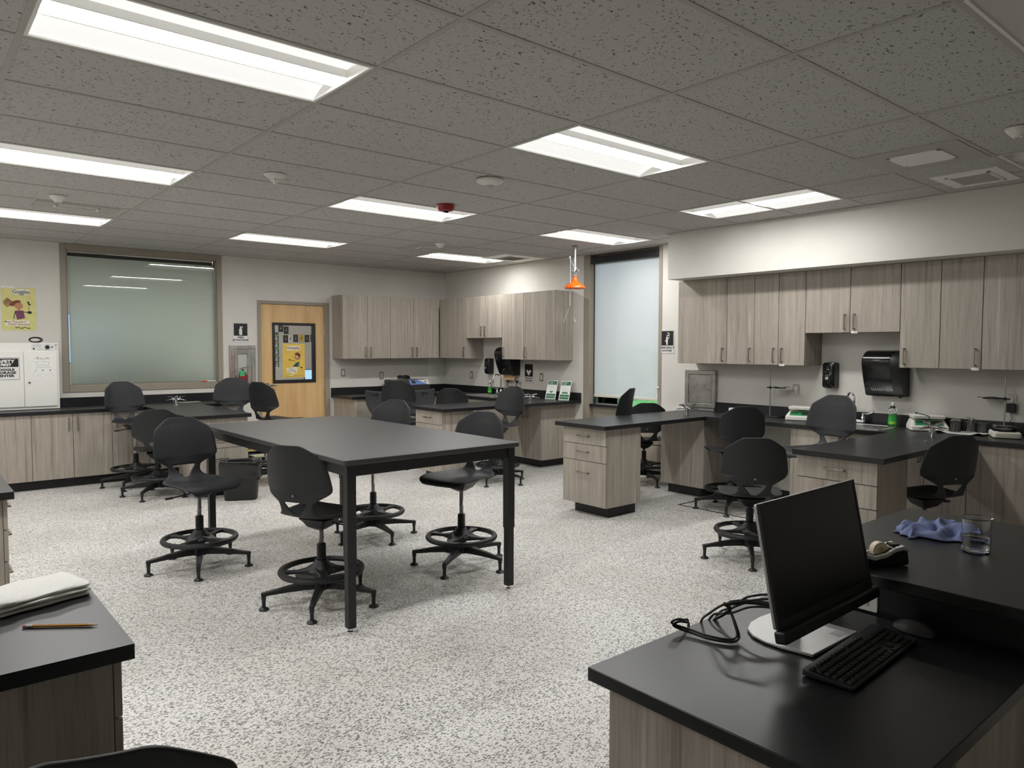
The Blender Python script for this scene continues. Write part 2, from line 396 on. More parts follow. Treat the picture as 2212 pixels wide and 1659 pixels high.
struct('wall_front', MB().box(XL, XW, YF-0.2, YF, 0, HC+0.16), MT['wall'])
s = struct('wall_soffit', MB().box(4.655, XW, YF, 2.07, 2.265, HC+0.002), MT['wall']); s['label'] = 'boxed soffit above the long row of wall cabinets'
bb = MB().box(XW-0.008, XW, YF, 1.58, 0, 0.10).box(XW-0.008, XW, 2.15, 2.58, 0, 0.10); struct('baseboard_right', bb, MT['kick'])
struct('baseboard_back', MB().box(1.76, 2.14, YW-0.008, YW, 0, 0.10).box(3.195, 3.235, YW-0.008, YW, 0, 0.10), MT['kick'])

# interior window: taupe frame, pane, and a pale shade hung close behind it
win = MB(); a, b, c, d = W1; fw = 0.063
win.box(a, a+fw, YW-0.012, YW+0.10, c, d).box(b-fw, b, YW-0.012, YW+0.10, c, d).box(a+fw, b-fw, YW-0.012, YW+0.10, c, c+0.072).box(a+fw, b-fw, YW-0.012, YW+0.10, d-fw-0.007, d)
w1 = struct('window_1', win, MT['taupe'], bevel=0.003); w1['label'] = 'wide interior window in a taupe metal frame'
st = MB(); i0, i1, j0, j1 = a+fw, b-fw, c+0.072, d-fw-0.007
st.box(i0, i0+0.014, YW+0.012, YW+0.03, j0, j1).box(i1-0.014, i1, YW+0.012, YW+0.03, j0, j1).box(i0, i1, YW+0.012, YW+0.03, j1-0.014, j1).box(i0, i1, YW+0.012, YW+0.03, j0, j0+0.012)
obj('glazing_stop', st, MT['taupe'], w1)
obj('pane', MB().box(i0, i1, YW+0.032, YW+0.038, j0, j1), MT['pane'], w1)
bl = thing('roller_blind', 'pale green roller blind pulled down behind the interior window', 'blind', ((i0+i1)/2, YW+0.085, j0))
bw = (i1-i0)/2
P = [[(-bw+0.034+(2*bw-0.040)*u/10, 0.0035*math.sin(u*1.9+v*0.2), 0.016+(j1-j0-0.06)*v/16) for v in range(17)] for u in range(11)]
obj('fabric', MB().grid(P), MT['shade_in'], bl, smooth=True)
obj('hem_bar', MB().box(-bw+0.034, bw-0.036, -0.006, 0.006, 0.006, 0.022), MT['cream'], bl)
obj('roller', MB().cyl(0.021, -bw+0.03, bw-0.03, 16, (0, 0.0, j1-j0-0.04), 'x'), MT['black'], bl)
for sx in (-1, 1): obj('bracket', MB().box(sx*(bw-0.012)-0.010, sx*(bw-0.012)+0.010, -0.024, 0.02, j1-j0-0.085, j1-j0-0.008), MT['steel'], bl)

# door with its frame, vision panel, lever and hinges
fr = MB(); a, b, c, d = D1
fr.box(a, a+0.044, YW-0.02, YW+TH, 0, d).box(b-0.07, b, YW-0.02, YW+TH, 0, d).box(a+0.044, b-0.07, YW-0.02, YW+TH, d-0.044, d)
dr = struct('door_1', fr, MT['taupe'], bevel=0.003); dr['label'] = 'pale maple door with a glazed panel in a taupe frame'
L0, L1 = 2.192, 3.118; V = (2.352, 2.985, 1.042, 1.882); y0, y1 = YW+0.005, YW+0.05
lf = MB()
for x0, x1, z0, z1 in ((L0, V[0], 0.012, 2.131), (V[1], L1, 0.012, 2.131), (V[0], V[1], 0.012, V[2]), (V[0], V[1], V[3], 2.131)): lf.box(x0, x1, 0.0-y1, 0.0-y0, z0, z1)
# leaf modelled in the wall frame so that the veneer grain runs upright
lfm = MB(); lfm.v = [(x, z, yy) for x, yy, z in lf.v]; lfm.f = lf.f
leaf = obj('door_leaf', lfm, MT['maple'], dr); leaf.matrix_world = Matrix(((1,0,0,0),(0,0,-1,0),(0,1,0,0),(0,0,0,1)))
vf = MB(); t = 0.036
for x0, x1, z0, z1 in ((V[0], V[0]+t, V[2], V[3]), (V[1]-t, V[1], V[2], V[3]), (V[0]+t, V[1]-t, V[2], V[2]+t+0.008), (V[0]+t, V[1]-t, V[3]-t, V[3])): vf.box(x0, x1, YW-0.008, YW+0.062, z0, z1)
obj('vision_frame', vf, MT['black'], dr, bevel=0.004)
obj('pane', MB().box(V[0]+t, V[1]-t, YW+0.025, YW+0.031, V[2]+t, V[3]-t), MT['pane_clear'], dr)
hx, hz = 2.264, 1.015
hd = MB().cyl(0.036, -0.012, 0.0, 24, (hx, YW+0.005, hz), 'y').cyl(0.024, -0.045, -0.012, 20, (hx, YW+0.005, hz), 'y').cyl(0.017, -0.062, -0.045, 20, (hx, YW+0.005, hz), 'y')
lv = obj('door_lever', hd, MT['chrome'], dr, smooth=True)
obj('lever_arm', MB().box(hx, hx+0.125, YW-0.058, YW-0.046, hz-0.011, hz+0.011), MT['chrome'], lv, bevel=0.004)
for hz2 in (1.78, 0.98, 0.25):
    hb = MB()
    for k in range(3): hb.cyl(0.008, hz2-0.058+k*0.039, hz2-0.021+k*0.039, 12, (L1+0.004, YW-0.006, 0))
    obj('hinge', hb, MT['steel'], dr, smooth=True)
obj('threshold', MB().box(a, b, YW-0.02, YW+TH, 0.0, 0.008), MT['kick'], dr)
for x in (2.42, 2.885): obj('peg', MB().cyl(0.010, -0.006, 0.0, 12, (x, YW+0.006, 2.07), 'y'), MT['steel'], dr)

# storefront window in the right wall
wn = MB(); X0, X1 = XW-0.006, XW+0.19; y0, y1, z0, z1 = W2
wn.box(X0, X1, y0, y0+0.05, 0, z1).box(X0, X1, y1-0.108, y1, 0, z1).box(XW+0.10, X1, y0+0.05, y1-0.108, z1-0.03, z1).box(XW+0.10, X1, y0+0.05, y1-0.108, 0.76, 0.82).box(XW+0.10, X1, y0+0.05, y1-0.108, 0, 0.08)
w2 = struct('window_2', wn, MT['taupe'], bevel=0.003); w2['label'] = 'tall narrow outside window beside the emergency shower sign'
obj('sill', MB().box(XW-0.004, XW+0.10, y0+0.05, y1-0.108, 0.79, 0.815), MT['frame_black'], w2)
obj('lower_panel', MB().box(XW+0.06, XW+0.10, y0+0.05, y1-0.108, 0.0, 0.79), MT['taupe'], w2)
obj('side_channel', MB().box(XW+0.075, XW+0.12, y1-0.12, y1-0.108, 0.815, z1-0.02).box(XW+0.075, XW+0.12, y0+0.05, y0+0.056, 0.815, z1-0.02), MT['frame_black'], w2)
obj('pane', MB().box(XW+0.150, XW+0.156, y0+0.05, y1-0.108, 0.82, z1-0.03), MT['pane_clear'], w2)
rb = thing('roller_blind', 'white roller blind with a black top box in the tall outside window', 'blind', (XW+0.08, 3.206, 0.9))
P = [[(0.003*math.sin(u*0.9), -0.546+1.092*u/14, 0.03+1.70*v/20) for v in range(21)] for u in range(15)]
obj('fabric', MB().grid(P), MT['shade_out'], rb, smooth=True)
obj('hem_bar', MB().box(-0.008, 0.008, -0.546, 0.546, 0.008, 0.040), MT['cream'], rb, bevel=0.003)
obj('head_box', MB().box(-0.075, 0.03, -0.545, 0.556, 1.715, 1.802), MT['frame_black'], rb, bevel=0.004)
cl = thing('blind_chain', 'white blind chain with its tensioner at the edge of the outside window', 'blind chain', (XW-0.004, W2[0]+0.055, 0.93))
obj('chain', MB().tube([(0, 0.006, 0.03), (0, 0.006, 0.15), (0, -0.004, 0.15), (0, -0.004, 0.03)], 0.004, 6, True), MT['plastic_white'], cl)
obj('clip', MB().box(-0.012, 0.004, -0.028, 0.022, 0.135, 0.155), MT['plastic_white'], cl, bevel=0.003)
obj('tensioner', MB().box(-0.010, 0.004, -0.010, 0.012, -0.005, 0.045), MT['plastic_white'], cl, bevel=0.003)

# outside: lawn, hedge and a pale building across the yard
o = struct('ground_outside', MB().box(XW+0.25, 30, -14, 26, -0.3, -0.1), MT['lawn'])
hm = MB(); random.seed(5)
for k in range(420):
    x, y, z = random.uniform(9.2, 10.4), random.uniform(-2, 16), random.uniform(0, 1.55); s_ = random.uniform(0.10, 0.24)
    hm.add([(x-s_, y, z), (x+s_*0.4, y-s_, z+s_*0.3), (x+s_*0.2, y+s_, z+s_*0.5), (x, y, z+s_)], [(0,1,3), (1,2,3), (2,0,3), (0,2,1)])
h = obj('hedge', hm, MT['hedge']); h['kind'] = 'stuff'; tag(h, 'bright green hedge outside the tall window', 'hedge')
bd = thing('outside_building', 'pale building across the yard behind the window blind', 'building', (16.5, 9, -0.1))
obj('wall', MB().box(0, 4, -14, 12, 0, 4.2), MT['concrete'], bd)
obj('fascia', MB().box(-0.25, 4.2, -14.3, 12.3, 4.2, 4.6), MT['taupe'], bd)

# room beyond the door and the interior window
struct('floor_next_room', MB().box(-2.4, XW, YW+TH, 10.2, -0.1, 0.0), MT['floor'])
struct('wall_next_room', MB().box(-2.4, XW, 10.05, 10.2, 0, 2.9).box(-2.55, -2.4, YW+TH, 10.2, 0, 2.9).box(XW, XW+0.2, YW, 10.2, 0, 2.9), MT['wall'])
struct('ceiling_next_room', MB().box(-2.55, XW+0.2, YW+TH, 10.2, 2.82, 2.92), MT['tile'])

# floor inlay outline in front of the right-hand bench
fo = MB().box(4.225, 4.245, 0.72, 1.585, 0.0005, 0.0015).box(4.225, 4.72, 1.565, 1.585, 0.0005, 0.0015)
tag(obj('floor_tape', fo, MT['kick']), 'thin black line outline on the floor under the right-hand stools', 'floor tape')
# ------------------------------------------------------------------ cabinets
def pull(parent, x, y, z, vert=True, L=0.13, m=None):
    h = L/2; o = 0.030
    if vert: pts = [(x, y-h, z), (x, y-h, z+o), (x, y+h, z+o), (x, y+h, z)]
    else: pts = [(x-h, y, z), (x-h, y, z+o), (x+h, y, z+o), (x+h, y, z)]
    mb = MB()
    r = 0.0055
    if vert: mb.box(x-r, x+r, y-h-r, y-h+r, z, z+o).box(x-r, x+r, y+h-r, y+h+r, z, z+o).box(x-r, x+r, y-h-r, y+h+r, z+o-r, z+o+r)
    else: mb.box(x-h-r, x-h+r, y-r, y+r, z, z+o).box(x+h-r, x+h+r, y-r, y+r, z, z+o).box(x-h-r, x+h+r, y-r, y+r, z+o-r, z+o+r)
    return obj('handle', mb, m or MT['nickel'], parent, bevel=0.002)
def cabinet(name, label, frame, loc, w, h, depth, fronts, toe=0.0, toe_in=0.07, toe_side=(0.0, 0.0), group=None, body_top=0.0):
    """loc = bottom-left corner of the back plane, seen from the front; fronts: (kind, x0, x1, y0, y1, handle_x, handle_y)"""
    t = thing(name, label, 'cabinet', loc, frame=frame, group=group)
    obj('body', MB().box(0.0005, w-0.0005, toe, h, 0, depth), MT['lam'], t)
    if toe: obj('toe_kick', MB().box(toe_side[0], w-toe_side[1], 0.0, toe-0.001, 0, depth-toe_in), MT['kick'], t)
    if fronts: obj('reveal', MB().box(0.004, w-0.004, toe+0.004, h-0.003, depth, depth+0.0015), MT['kick'], t)
    for f in fronts:
        kind, x0, x1, y0, y1 = f[:5]; gp = 0.0024
        mb = MB().box(x0+gp, x1-gp, y0+gp, y1-gp, depth+0.002, depth+0.020)
        d = obj(kind, mb, MT['lam'], t, bevel=0.0012, seg=1)
        if len(f) > 5 and f[5] is not None: pull(d, f[5], f[6], depth+0.020, kind == 'door')
        if len(f) > 7 and f[7]: obj('sticker', MB().box(f[5]-0.028, f[5]+0.028, f[6]-0.105, f[6]-0.085, depth+0.020, depth+0.0208), MT['paper'], d)
    return t
def doors(spec, z0, z1, hside_y):       # spec: list of (x0, x1, 'l'/'r'/None[, sticker])
    o = []
    for q in spec:
        x0, x1, hs = q[:3]; hx = None if hs is None else (x0+0.042 if hs == 'l' else x1-0.042)
        o.append(('door', x0, x1, z0, z1, hx, hside_y, len(q) > 3 and q[3]))
    return o
UZ0, UZ1, UD = 1.377, 2.288, 0.31
def upper(frame, org, u0, u1, spec, label, z0=UZ0, z1=UZ1, group=None):
    # u measured along the viewer's left-to-right direction of the frame
    loc = (u0, YW-0.001, z0) if frame == 'back' else (XW-0.001, -u0, z0)
    h = z1-z0
    sp = [(a-u0, b-u0)+tuple(r) for a, b, *r in spec]
    return cabinet('wall_cabinet', label, frame, loc, u1-u0, h, UD, doors(sp, 0, h, 0.098), group=group)
G1, G2 = 'wall cabinets in the far corner', 'wall cabinets under the soffit'
# far corner, back wall
upper('back', 0, 3.245, 4.02, [(3.245,3.64,'r'), (3.64,4.02,'l')], 'grey-oak wall cabinet nearest the maple door, two doors', group=G1)
upper('back', 0, 4.02, 4.89, [(4.02,4.43,'r'), (4.43,4.89,'l')], 'grey-oak two-door wall cabinet above the bench-top appliance, next to the corner', group=G1)
# far corner, right wall (u = -y)
upper('right', 0, -6.68, -5.99, [(-6.68,-6.62,None), (-6.62,-5.99,'r')], 'grey-oak wall cabinet in the corner above the tap, left of the short one', group=G1)
upper('right', 0, -5.99, -5.145, [(-5.99,-5.565,'r'), (-5.565,-5.145,'l')], 'short grey-oak wall cabinet above the corner soap dispenser', z0=1.680, group=G1)
upper('right', 0, -5.145, -4.07, [(-5.145,-4.687,'l'), (-4.687,-4.07,'l')], 'grey-oak wall cabinet over the paper towel and eyewash sign, ending by the window', group=G1)
# under the soffit
zt = 2.2645
upper('right', 0, -2.121, -1.198, [(-2.121,-1.509,'r'), (-1.509,-1.198,'r')], 'grey-oak wall cabinet above the steel wall box, first under the soffit', z1=zt, group=G2)
upper('right', 0, -1.198, -0.664, [(-1.198,-0.936,'r'), (-0.936,-0.664,'l',1)], 'narrow two-door grey-oak wall cabinet above the ring stand, left of the short one', z1=zt, group=G2)
upper('right', 0, -0.664, 0.183, [(-0.664,-0.245,'r'), (-0.245,0.183,'l',1)], 'short grey-oak wall cabinet above the soap dispenser under the soffit', z0=1.682, z1=zt, group=G2)
upper('right', 0, 0.183, 0.799, [(0.183,0.495,'l'), (0.495,0.799,'r',1)], 'grey-oak wall cabinet hanging over the paper towel box, right of the short one', z1=zt, group=G2)
upper('right', 0, 0.799, 1.60, [(0.799,1.20,'r'), (1.20,1.60,'l')], 'grey-oak wall cabinet at the end of the soffit row, cut by the picture edge', z1=zt, group=G2)
fl_ = struct('trim_2', MB().box(4.935, 4.95, -1.6, 2.05, zt-0.001, zt+0.001), MT['kick'])
# base cabinets
BH, BT, BD = 0.815, 0.103, 0.590
def base(frame, u0, u1, fronts, label, group=None, depth=BD, toe_side=(0,0), org=None):
    loc = org or ((u0, YW-0.001, 0) if frame == 'back' else (XW-0.001, -u0, 0))
    return cabinet('base_cabinet', label, frame, loc, u1-u0, BH, depth, fronts, toe=BT, toe_side=toe_side, group=group)
G3 = 'base cabinets under the window bench'
def pair(u0, um, u1, hy=0.70): return doors([(0, um-u0, 'r'), (um-u0, u1-u0, 'l')], BT, BH, hy)
base('back', -2.075, -1.305, pair(-2.075, -1.69, -1.305), 'grey-oak two-door base cabinet at the far left, past the picture edge', G3)
base('back', -1.305, -0.538, pair(-1.305, -0.92, -0.538), 'grey-oak two-door base cabinet right below the white goggle cabinet', G3)
base('back', -0.538, 0.232, pair(-0.538, -0.153, 0.232), 'grey-oak two-door base cabinet below the left end of the interior window', G3)
base('back', 0.232, 0.62, doors([(0, 0.388, 'l')], BT, BH, 0.70), 'single-door grey-oak base cabinet behind the tallest stool', G3)
base('back', 0.62, 1.72, doors([(0.0, 0.55, 'r'), (0.55, 1.10, 'l')], BT, BH, 0.70), 'grey-oak base cabinet tucked behind the bench wing by the waste bin', G3)
G4 = 'base cabinets in the far corner'
base('back', 3.262, 4.66, doors([(0, 0.70, 'r'), (0.70, 1.398, 'l')], BT, BH, 0.70), 'grey-oak base cabinet right of the maple door with a plain end panel', G4)
dw = [('drawer', 0, 0.51, 0.66, BH, 0.255, 0.745), ('drawer', 0, 0.51, 0.49, 0.66, 0.255, 0.585), ('drawer', 0, 0.51, BT, 0.49, 0.255, 0.39)]
base('right', -5.585, -5.076, dw, 'grey-oak drawer base under the corner sink tap', G4)
base('right', -6.41, -5.585, doors([(0, 0.825, 'r')], BT, BH, 0.70), 'grey-oak blind corner base cabinet below the appliance corner', G4)
base('right', -5.076, -4.02, doors([(0, 0.453, None), (0.453, 0.759, 'r'), (0.759, 1.056, 'l')], BT, BH, 0.70), 'grey-oak base cabinet ending in a panel beside the outside window', G4, toe_side=(0, 0.10))
G5 = 'base cabinets along the right-hand wall'
base('right', -2.13, -1.585, [], 'plain grey-oak base block joining the bench wing to the right wall', G5, toe_side=(0.05, 0.08))
base('right', -0.634, 0.368, doors([(0, 0.50, 'r'), (0.50, 1.002, 'l')], BT, BH, 0.70), 'grey-oak base cabinet under the steel sink', G5)
base('right', 0.368, 0.813, doors([(0, 0.14, 'r'), (0.14, 0.445, 'l')], BT, BH, 0.70), 'grey-oak base cabinet with two upright handles right of the drawer pedestal', G5)
base('right', 0.813, 1.75, doors([(0, 0.937, None)], BT, BH, 0.70), 'wide plain-fronted grey-oak base cabinet at the right picture edge', G5)
# drawer pedestals at the ends of the bench wings
def pedestal(frame, loc, w, depth, label, split=(0.66, 0.505)):
    a, b = split
    fr_ = [('drawer', 0, w, a, BH, w*0.5, (a+BH)/2), ('drawer', 0, w, b, a, w*0.5, (a+b)/2+0.01), ('drawer', 0, w, BT, b, w*0.5, b-0.105)]
    return cabinet('drawer_pedestal', label, frame, loc, w, BH, depth, fr_, toe=BT, toe_in=0.085, toe_side=(0.06, 0.06), group='three-drawer pedestals under the bench wings')
pedestal('right', (3.66, 2.13, 0), 0.545, 0.455, 'three-drawer pedestal at the tip of the bench wing in the middle of the room')
pedestal('right', (3.60, -0.236, 0), 0.55, 0.44, 'three-drawer pedestal below the right-hand bench wing, behind the monitor')
pedestal('right', (3.535, 4.53, 0), 0.535, 0.435, 'drawer pedestal at the tip of the far corner bench wing')
pedestal('back', (0.63, 5.30, 0), 0.56, 0.46, 'drawer pedestal with the waste bin standing in front of it')
pedestal('left', (-1.70, 1.42, 0), 0.56, 0.45, 'drawer pedestal at the left picture edge, farther of the two')
pedestal('left', (-1.70, -0.91, 0), 0.51, 0.45, 'near drawer pedestal under the bench with the folded white towel')

# ------------------------------------------------------------------ worktops (each continuous slab is one thing)
TT = 0.036
def worktop(label, rects, splash, holes=(), sink_rim=None):
    x, y = rects[0][0], rects[0][2]
    t = thing('worktop', label, 'worktop', (0, 0, HCT-TT))
    mb = MB()
    for x0, x1, y0, y1 in rects:
        hs = [h for h in holes if x0 < h[0] and h[1] < x1 and y0 < h[2] and h[3] < y1]
        if not hs: mb.box(x0, x1, y0, y1, 0, TT); continue
        h = hs[0]
        mb.box(x0, x1, y0, h[2], 0, TT).box(x0, x1, h[3], y1, 0, TT).box(x0, h[0], h[2], h[3], 0, TT).box(h[1], x1, h[2], h[3], 0, TT)
    obj('slab', mb, MT['top'], t)
    if splash:
        sb = MB()
        for x0, x1, y0, y1 in splash: sb.box(x0, x1, y0, y1, TT, TT+0.100)
        obj('backsplash', sb, MT['top'], t, bevel=0.002)
    return t
CF, BF = XW-0.635, YW-0.635
SK1 = (4.72, 5.08, 5.12, 5.78); SK2 = (4.73, 5.09, -0.10, 0.50)
worktop('black worktop along the back wall below the interior window, with its wing', [(XL, 1.745, BF, YW-0.001), (0.575, 1.214, 4.774, BF)], [(XL, 1.745, YW-0.022, YW-0.001)])
worktop('black L-shaped worktop in the far corner with its wing and sink', [(3.215, XW-0.001, BF, YW-0.001), (CF, XW-0.001, 4.58, BF), (3.045, XW-0.001, 3.905, 4.58)], [(3.215, XW-0.001, YW-0.022, YW-0.001), (XW-0.022, XW-0.001, 3.905, YW-0.022)], [SK1])
worktop('long black worktop on the right wall with two wings and a steel sink', [(CF, XW-0.001, -1.75, 2.173), (3.118, CF, 1.54, 2.173), (3.08, CF, -0.846, -0.236)], [(XW-0.022, XW-0.001, -1.75, 1.86)], [SK2])
worktop('black worktop wing at the left picture edge, farther from the camera', [(XL, -1.206, 1.372, 2.02)], None)
worktop('near black worktop wing on the left carrying the towel and pencil', [(XL, -1.213, -0.963, -0.355)], None)

# teacher's desk: low part, raised counter behind it
td = thing('demonstration_desk', 'black teacher demonstration desk with a raised counter on its right', 'desk', (0.7, -1.9, 0))
def L_(x0, x1, y0, y1, z0, z1): return (x0-0.7, x1-0.7, y0+1.9, y1+1.9, z0, z1)
obj('desk_top', MB().box(*L_(-0.275, 0.665, -2.283, -1.525, 0.684, 0.72)), MT['top'], td, bevel=0.003)
obj('raised_top', MB().box(*L_(0.648, 1.735, -2.36, -1.522, HCT-TT, HCT)), MT['top'], td, bevel=0.003)
obj('riser', MB().box(*L_(0.69, 0.72, -2.30, -1.56, 0.684, HCT-TT)), MT['top'], td)
pm = MB()
for q in ((-0.235, 0.69, -1.585, -1.567, 0.0, 0.684), (-0.235, -0.217, -2.225, -1.585, 0.0, 0.684), (0.15, 0.69, -2.245, -2.227, 0.0, 0.684), (0.15, 0.168, -2.227, -1.585, 0.0, 0.684)): pm.box(*L_(*q))
pmo = MB(); pmo.v = [(x, z, -y) for x, y, z in pm.v]; pmo.f = pm.f
po = obj('panels', pmo, MT['lam'], td); po.rotation_euler = (PI/2, 0, 0); po.scale = (1, 1, 1)
rb_ = MB()
for q in ((0.72, 1.695, -1.58, -1.56, 0.0, HCT-TT), (1.675, 1.695, -2.30, -1.58, 0.0, HCT-TT), (0.72, 1.675, -2.30, -2.28, 0.0, HCT-TT), (0.70, 0.72, -2.30, -1.56, 0.0, 0.684)): rb_.box(*L_(*q))
rbo = MB(); rbo.v = [(x, z, -y) for x, y, z in rb_.v]; rbo.f = rb_.f
ro = obj('cabinet_body', rbo, MT['lam'], td); ro.rotation_euler = (PI/2, 0, 0)

# sinks
def sink(label, R, m, name='sink'):
    x0, x1, y0, y1 = R; cx, cy = (x0+x1)/2, (y0+y1)/2; a, b = (x1-x0)/2, (y1-y0)/2
    t = thing(name, label, 'sink', (cx, cy, HCT))
    def ring(gx, z, r): return [(p[0], p[1], z) for p in rr(-a-gx, a+gx, -b-gx, b+gx, r)]
    obj('rim', MB().loft([ring(0.030, 0.0005, 0.02), ring(0.028, 0.006, 0.02), ring(-0.012, 0.006, 0.03), ring(-0.014, 0.0, 0.03)], cap=False), m, t, smooth=True)
    obj('basin', MB().loft([ring(-0.013, 0.003, 0.03), ring(-0.02, -0.10, 0.04), ring(-0.04, -0.155, 0.05), ring(-0.12, -0.16, 0.05)][::-1]), m, t, smooth=True)
    obj('drain', MB().lathe([(0.045, -0.1595), (0.04, -0.156), (0.02, -0.158)], 20), MT['chrome'], t, smooth=True)
    return t
sink('steel drop-in sink in the far corner worktop', SK1, MT['stain'])
sink('bright steel drop-in sink on the long right-hand worktop', SK2, MT['steel'])
# ------------------------------------------------------------------ table
TX, TY, TLn, TZ = 0.1675, 0.6657, 2.36, 0.948
tb = thing('work_table', 'large dark-topped work table on square black legs in the middle of the room', 'table', (TX+0.6096, TY+TLn/2, 0))
hx_, hy_ = 0.6096, TLn/2
obj('table_top', MB().prism(rr(-hx_, hx_, -hy_, hy_, 0.022, 4), TZ-0.030, TZ), MT['tabletop'], tb, bevel=0.004)
ap = MB(); q = 0.035
ap.box(-hx_+q, hx_-q, -hy_+q, -hy_+q+0.03, TZ-0.095, TZ-0.030).box(-hx_+q, hx_-q, hy_-q-0.03, hy_-q, TZ-0.095, TZ-0.030)
ap.box(-hx_+q, -hx_+q+0.03, -hy_+q, hy_-q, TZ-0.095, TZ-0.030).box(hx_-q-0.03, hx_-q, -hy_+q, hy_-q, TZ-0.095, TZ-0.030)
obj('apron', ap, MT['frame_black'], tb, bevel=0.002)
for sx in (-1, 1):
    for sy in (-1, 1):
        cx, cy = sx*(hx_-0.052), sy*(hy_-0.052)
        lg = MB().box(cx-0.027, cx+0.027, cy-0.027, cy+0.027, 0.40, TZ-0.030).box(cx-0.0235, cx+0.0235, cy-0.0235, cy+0.0235, 0.028, 0.41)
        l_ = obj('leg', lg, MT['frame_black'], tb, bevel=0.003)
        obj('levelling_foot', MB().lathe([(0.018, 0), (0.018, 0.010), (0.008, 0.014), (0.008, 0.030)], 16, (cx, cy, 0)), MT['chrome'], l_, smooth=True)

# ------------------------------------------------------------------ lab stool
def make_stool():
    t = thing('lab_stool', '', 'stool', (0, 0, 0), group='charcoal lab stools')
    hub = MB().lathe([(0.0, 0.088), (0.045, 0.088), (0.052, 0.10), (0.05, 0.135), (0.036, 0.155), (0.028, 0.20), (0.0, 0.20)], 24)
    obj('base_hub', hub, MT['frame_black'], t, smooth=True)
    for k in range(5):
        a = 2*PI*k/5; ca, sa = math.cos(a), math.sin(a)
        def pt(r, wv, z): return (ca*r-sa*wv, sa*r+ca*wv, z)
        rings = []
        for r, wv, z0, z1 in ((0.03, 0.026, 0.092, 0.143), (0.10, 0.023, 0.094, 0.140), (0.20, 0.019, 0.092, 0.126), (0.30, 0.016, 0.086, 0.110), (0.345, 0.014, 0.082, 0.104), (0.350, 0.011, 0.085, 0.100)):
            rings.append([pt(r, -wv, z0), pt(r, wv, z0), pt(r, wv*0.85, z1), pt(r, -wv*0.85, z1)])
        lg = obj('base_leg', MB().loft(rings), MT['frame_black'], t, bevel=0.004)
        gx, gy = ca*0.335, sa*0.335
        gl = MB().lathe([(0.028, 0.0), (0.030, 0.006), (0.022, 0.013), (0.011, 0.018), (0.0115, 0.060), (0.014, 0.064), (0.014, 0.090)], 16, (gx, gy, 0))
        obj('glide', gl, MT['black'], lg, smooth=True)
    # foot ring
    ring = MB(); n = 48; prof = [(0.222, 0.190), (0.250, 0.190), (0.256, 0.203), (0.250, 0.216), (0.226, 0.219), (0.219, 0.206)]
    vs = []; fs = []; m = len(prof)
    for k in range(n):
        a = 2*PI*k/n
        for r, z in prof: vs.append((r*math.cos(a), r*math.sin(a), z))
    for k in range(n):
        for j in range(m): fs.append((k*m+j, k*m+(j+1)%m, ((k+1)%n)*m+(j+1)%m, ((k+1)%n)*m+j))
    ring.add(vs, fs)
    fr_ = obj('foot_ring', ring, MT['black'], t, smooth=True)
    sp = MB().lathe([(0.036, 0.178), (0.070, 0.186), (0.092, 0.200), (0.086, 0.214), (0.052, 0.243), (0.036, 0.266), (0.030, 0.268)], 28)
    for k in range(4):
        a = PI/4+2*PI*k/4; ca, sa = math.cos(a), math.sin(a); rings = []
        for r, wv, z0, z1 in ((0.05, 0.062, 0.186, 0.232), (0.09, 0.040, 0.188, 0.216), (0.14, 0.021, 0.192, 0.210), (0.19, 0.024, 0.193, 0.211), (0.23, 0.046, 0.194, 0.214)):
            rings.append([(ca*r-sa*y, sa*r+ca*y, z) for y, z in ((-wv, z0), (wv, z0), (wv*0.8, z1), (-wv*0.8, z1))])
        sp.loft(rings)
    obj('ring_web', sp, MT['black'], fr_, bevel=0.004)
    bl_ = [(0.020, 0.262)]
    for k in range(9):
        z = 0.268+k*0.0105; bl_ += [(0.0255, z), (0.0275, z+0.003), (0.0275, z+0.0065), (0.0245, z+0.0095)]
    bl_ += [(0.020, 0.366)]
    obj('bellows', MB().lathe(bl_, 20), MT['black'], t, smooth=True)
    obj('gas_column', MB().lathe([(0.0142, 0), (0.0142, 0.38), (0.0152, 0.382), (0.0152, 0.386), (0.0142, 0.388), (0.0142, 1.0)], 18), MT['alu'], t, smooth=True)
    mech = MB().loft([[(x*0.6, y*0.6, -0.062) for x, y in rr(-0.045, 0.045, -0.038, 0.038, 0.018)], [(x, y, -0.036) for x, y in rr(-0.07, 0.07, -0.062, 0.062, 0.02)], [(x, y, -0.004) for x, y in rr(-0.085, 0.085, -0.085, 0.085, 0.02)], [(x, y, 0.012) for x, y in rr(-0.10, 0.10, -0.10, 0.10, 0.02)]])
    mo = obj('mechanism', mech, MT['black'], t, smooth=True)
    obj('lever', MB().tube([(0.02, -0.05, -0.02), (0.03, -0.15, -0.030), (0.03, -0.20, -0.033)], 0.0045, 8).box(0.022, 0.040, -0.245, -0.195, -0.040, -0.028), MT['frame_black'], mo, smooth=True)
    # one-piece shell: seat, narrow waist with an opening, flared back
    rows = [(.250,.006,.150,.05,0), (.243,.026,.186,.06,0), (.215,.042,.208,.07,0), (.130,.040,.223,.08,0), (.040,.033,.227,.08,0), (-.050,.031,.222,.08,0),
            (-.120,.035,.205,.07,0), (-.168,.044,.166,.05,0), (-.197,.060,.132,.016,1), (-.215,.082,.116,.034,1), (-.226,.108,.112,.056,1), (-.233,.136,.120,.078,1), (-.234,.142,.124,.079,1),
            (-.238,.162,.156,.085,0), (-.243,.186,.200,.09,0), (-.247,.204,.223,.09,0), (-.251,.222,.231,.09,0), (-.257,.255,.230,.09,0), (-.268,.325,.220,.09,0), (-.279,.388,.208,.08,0),
            (-.282,.404,.201,.075,0), (-.288,.430,.168,.06,0), (-.294,.462,.120,.05,0), (-.296,.475,.096,.04,0), (-.297,.482,.070,.03,0)]
    bm = bmesh.new(); V = []
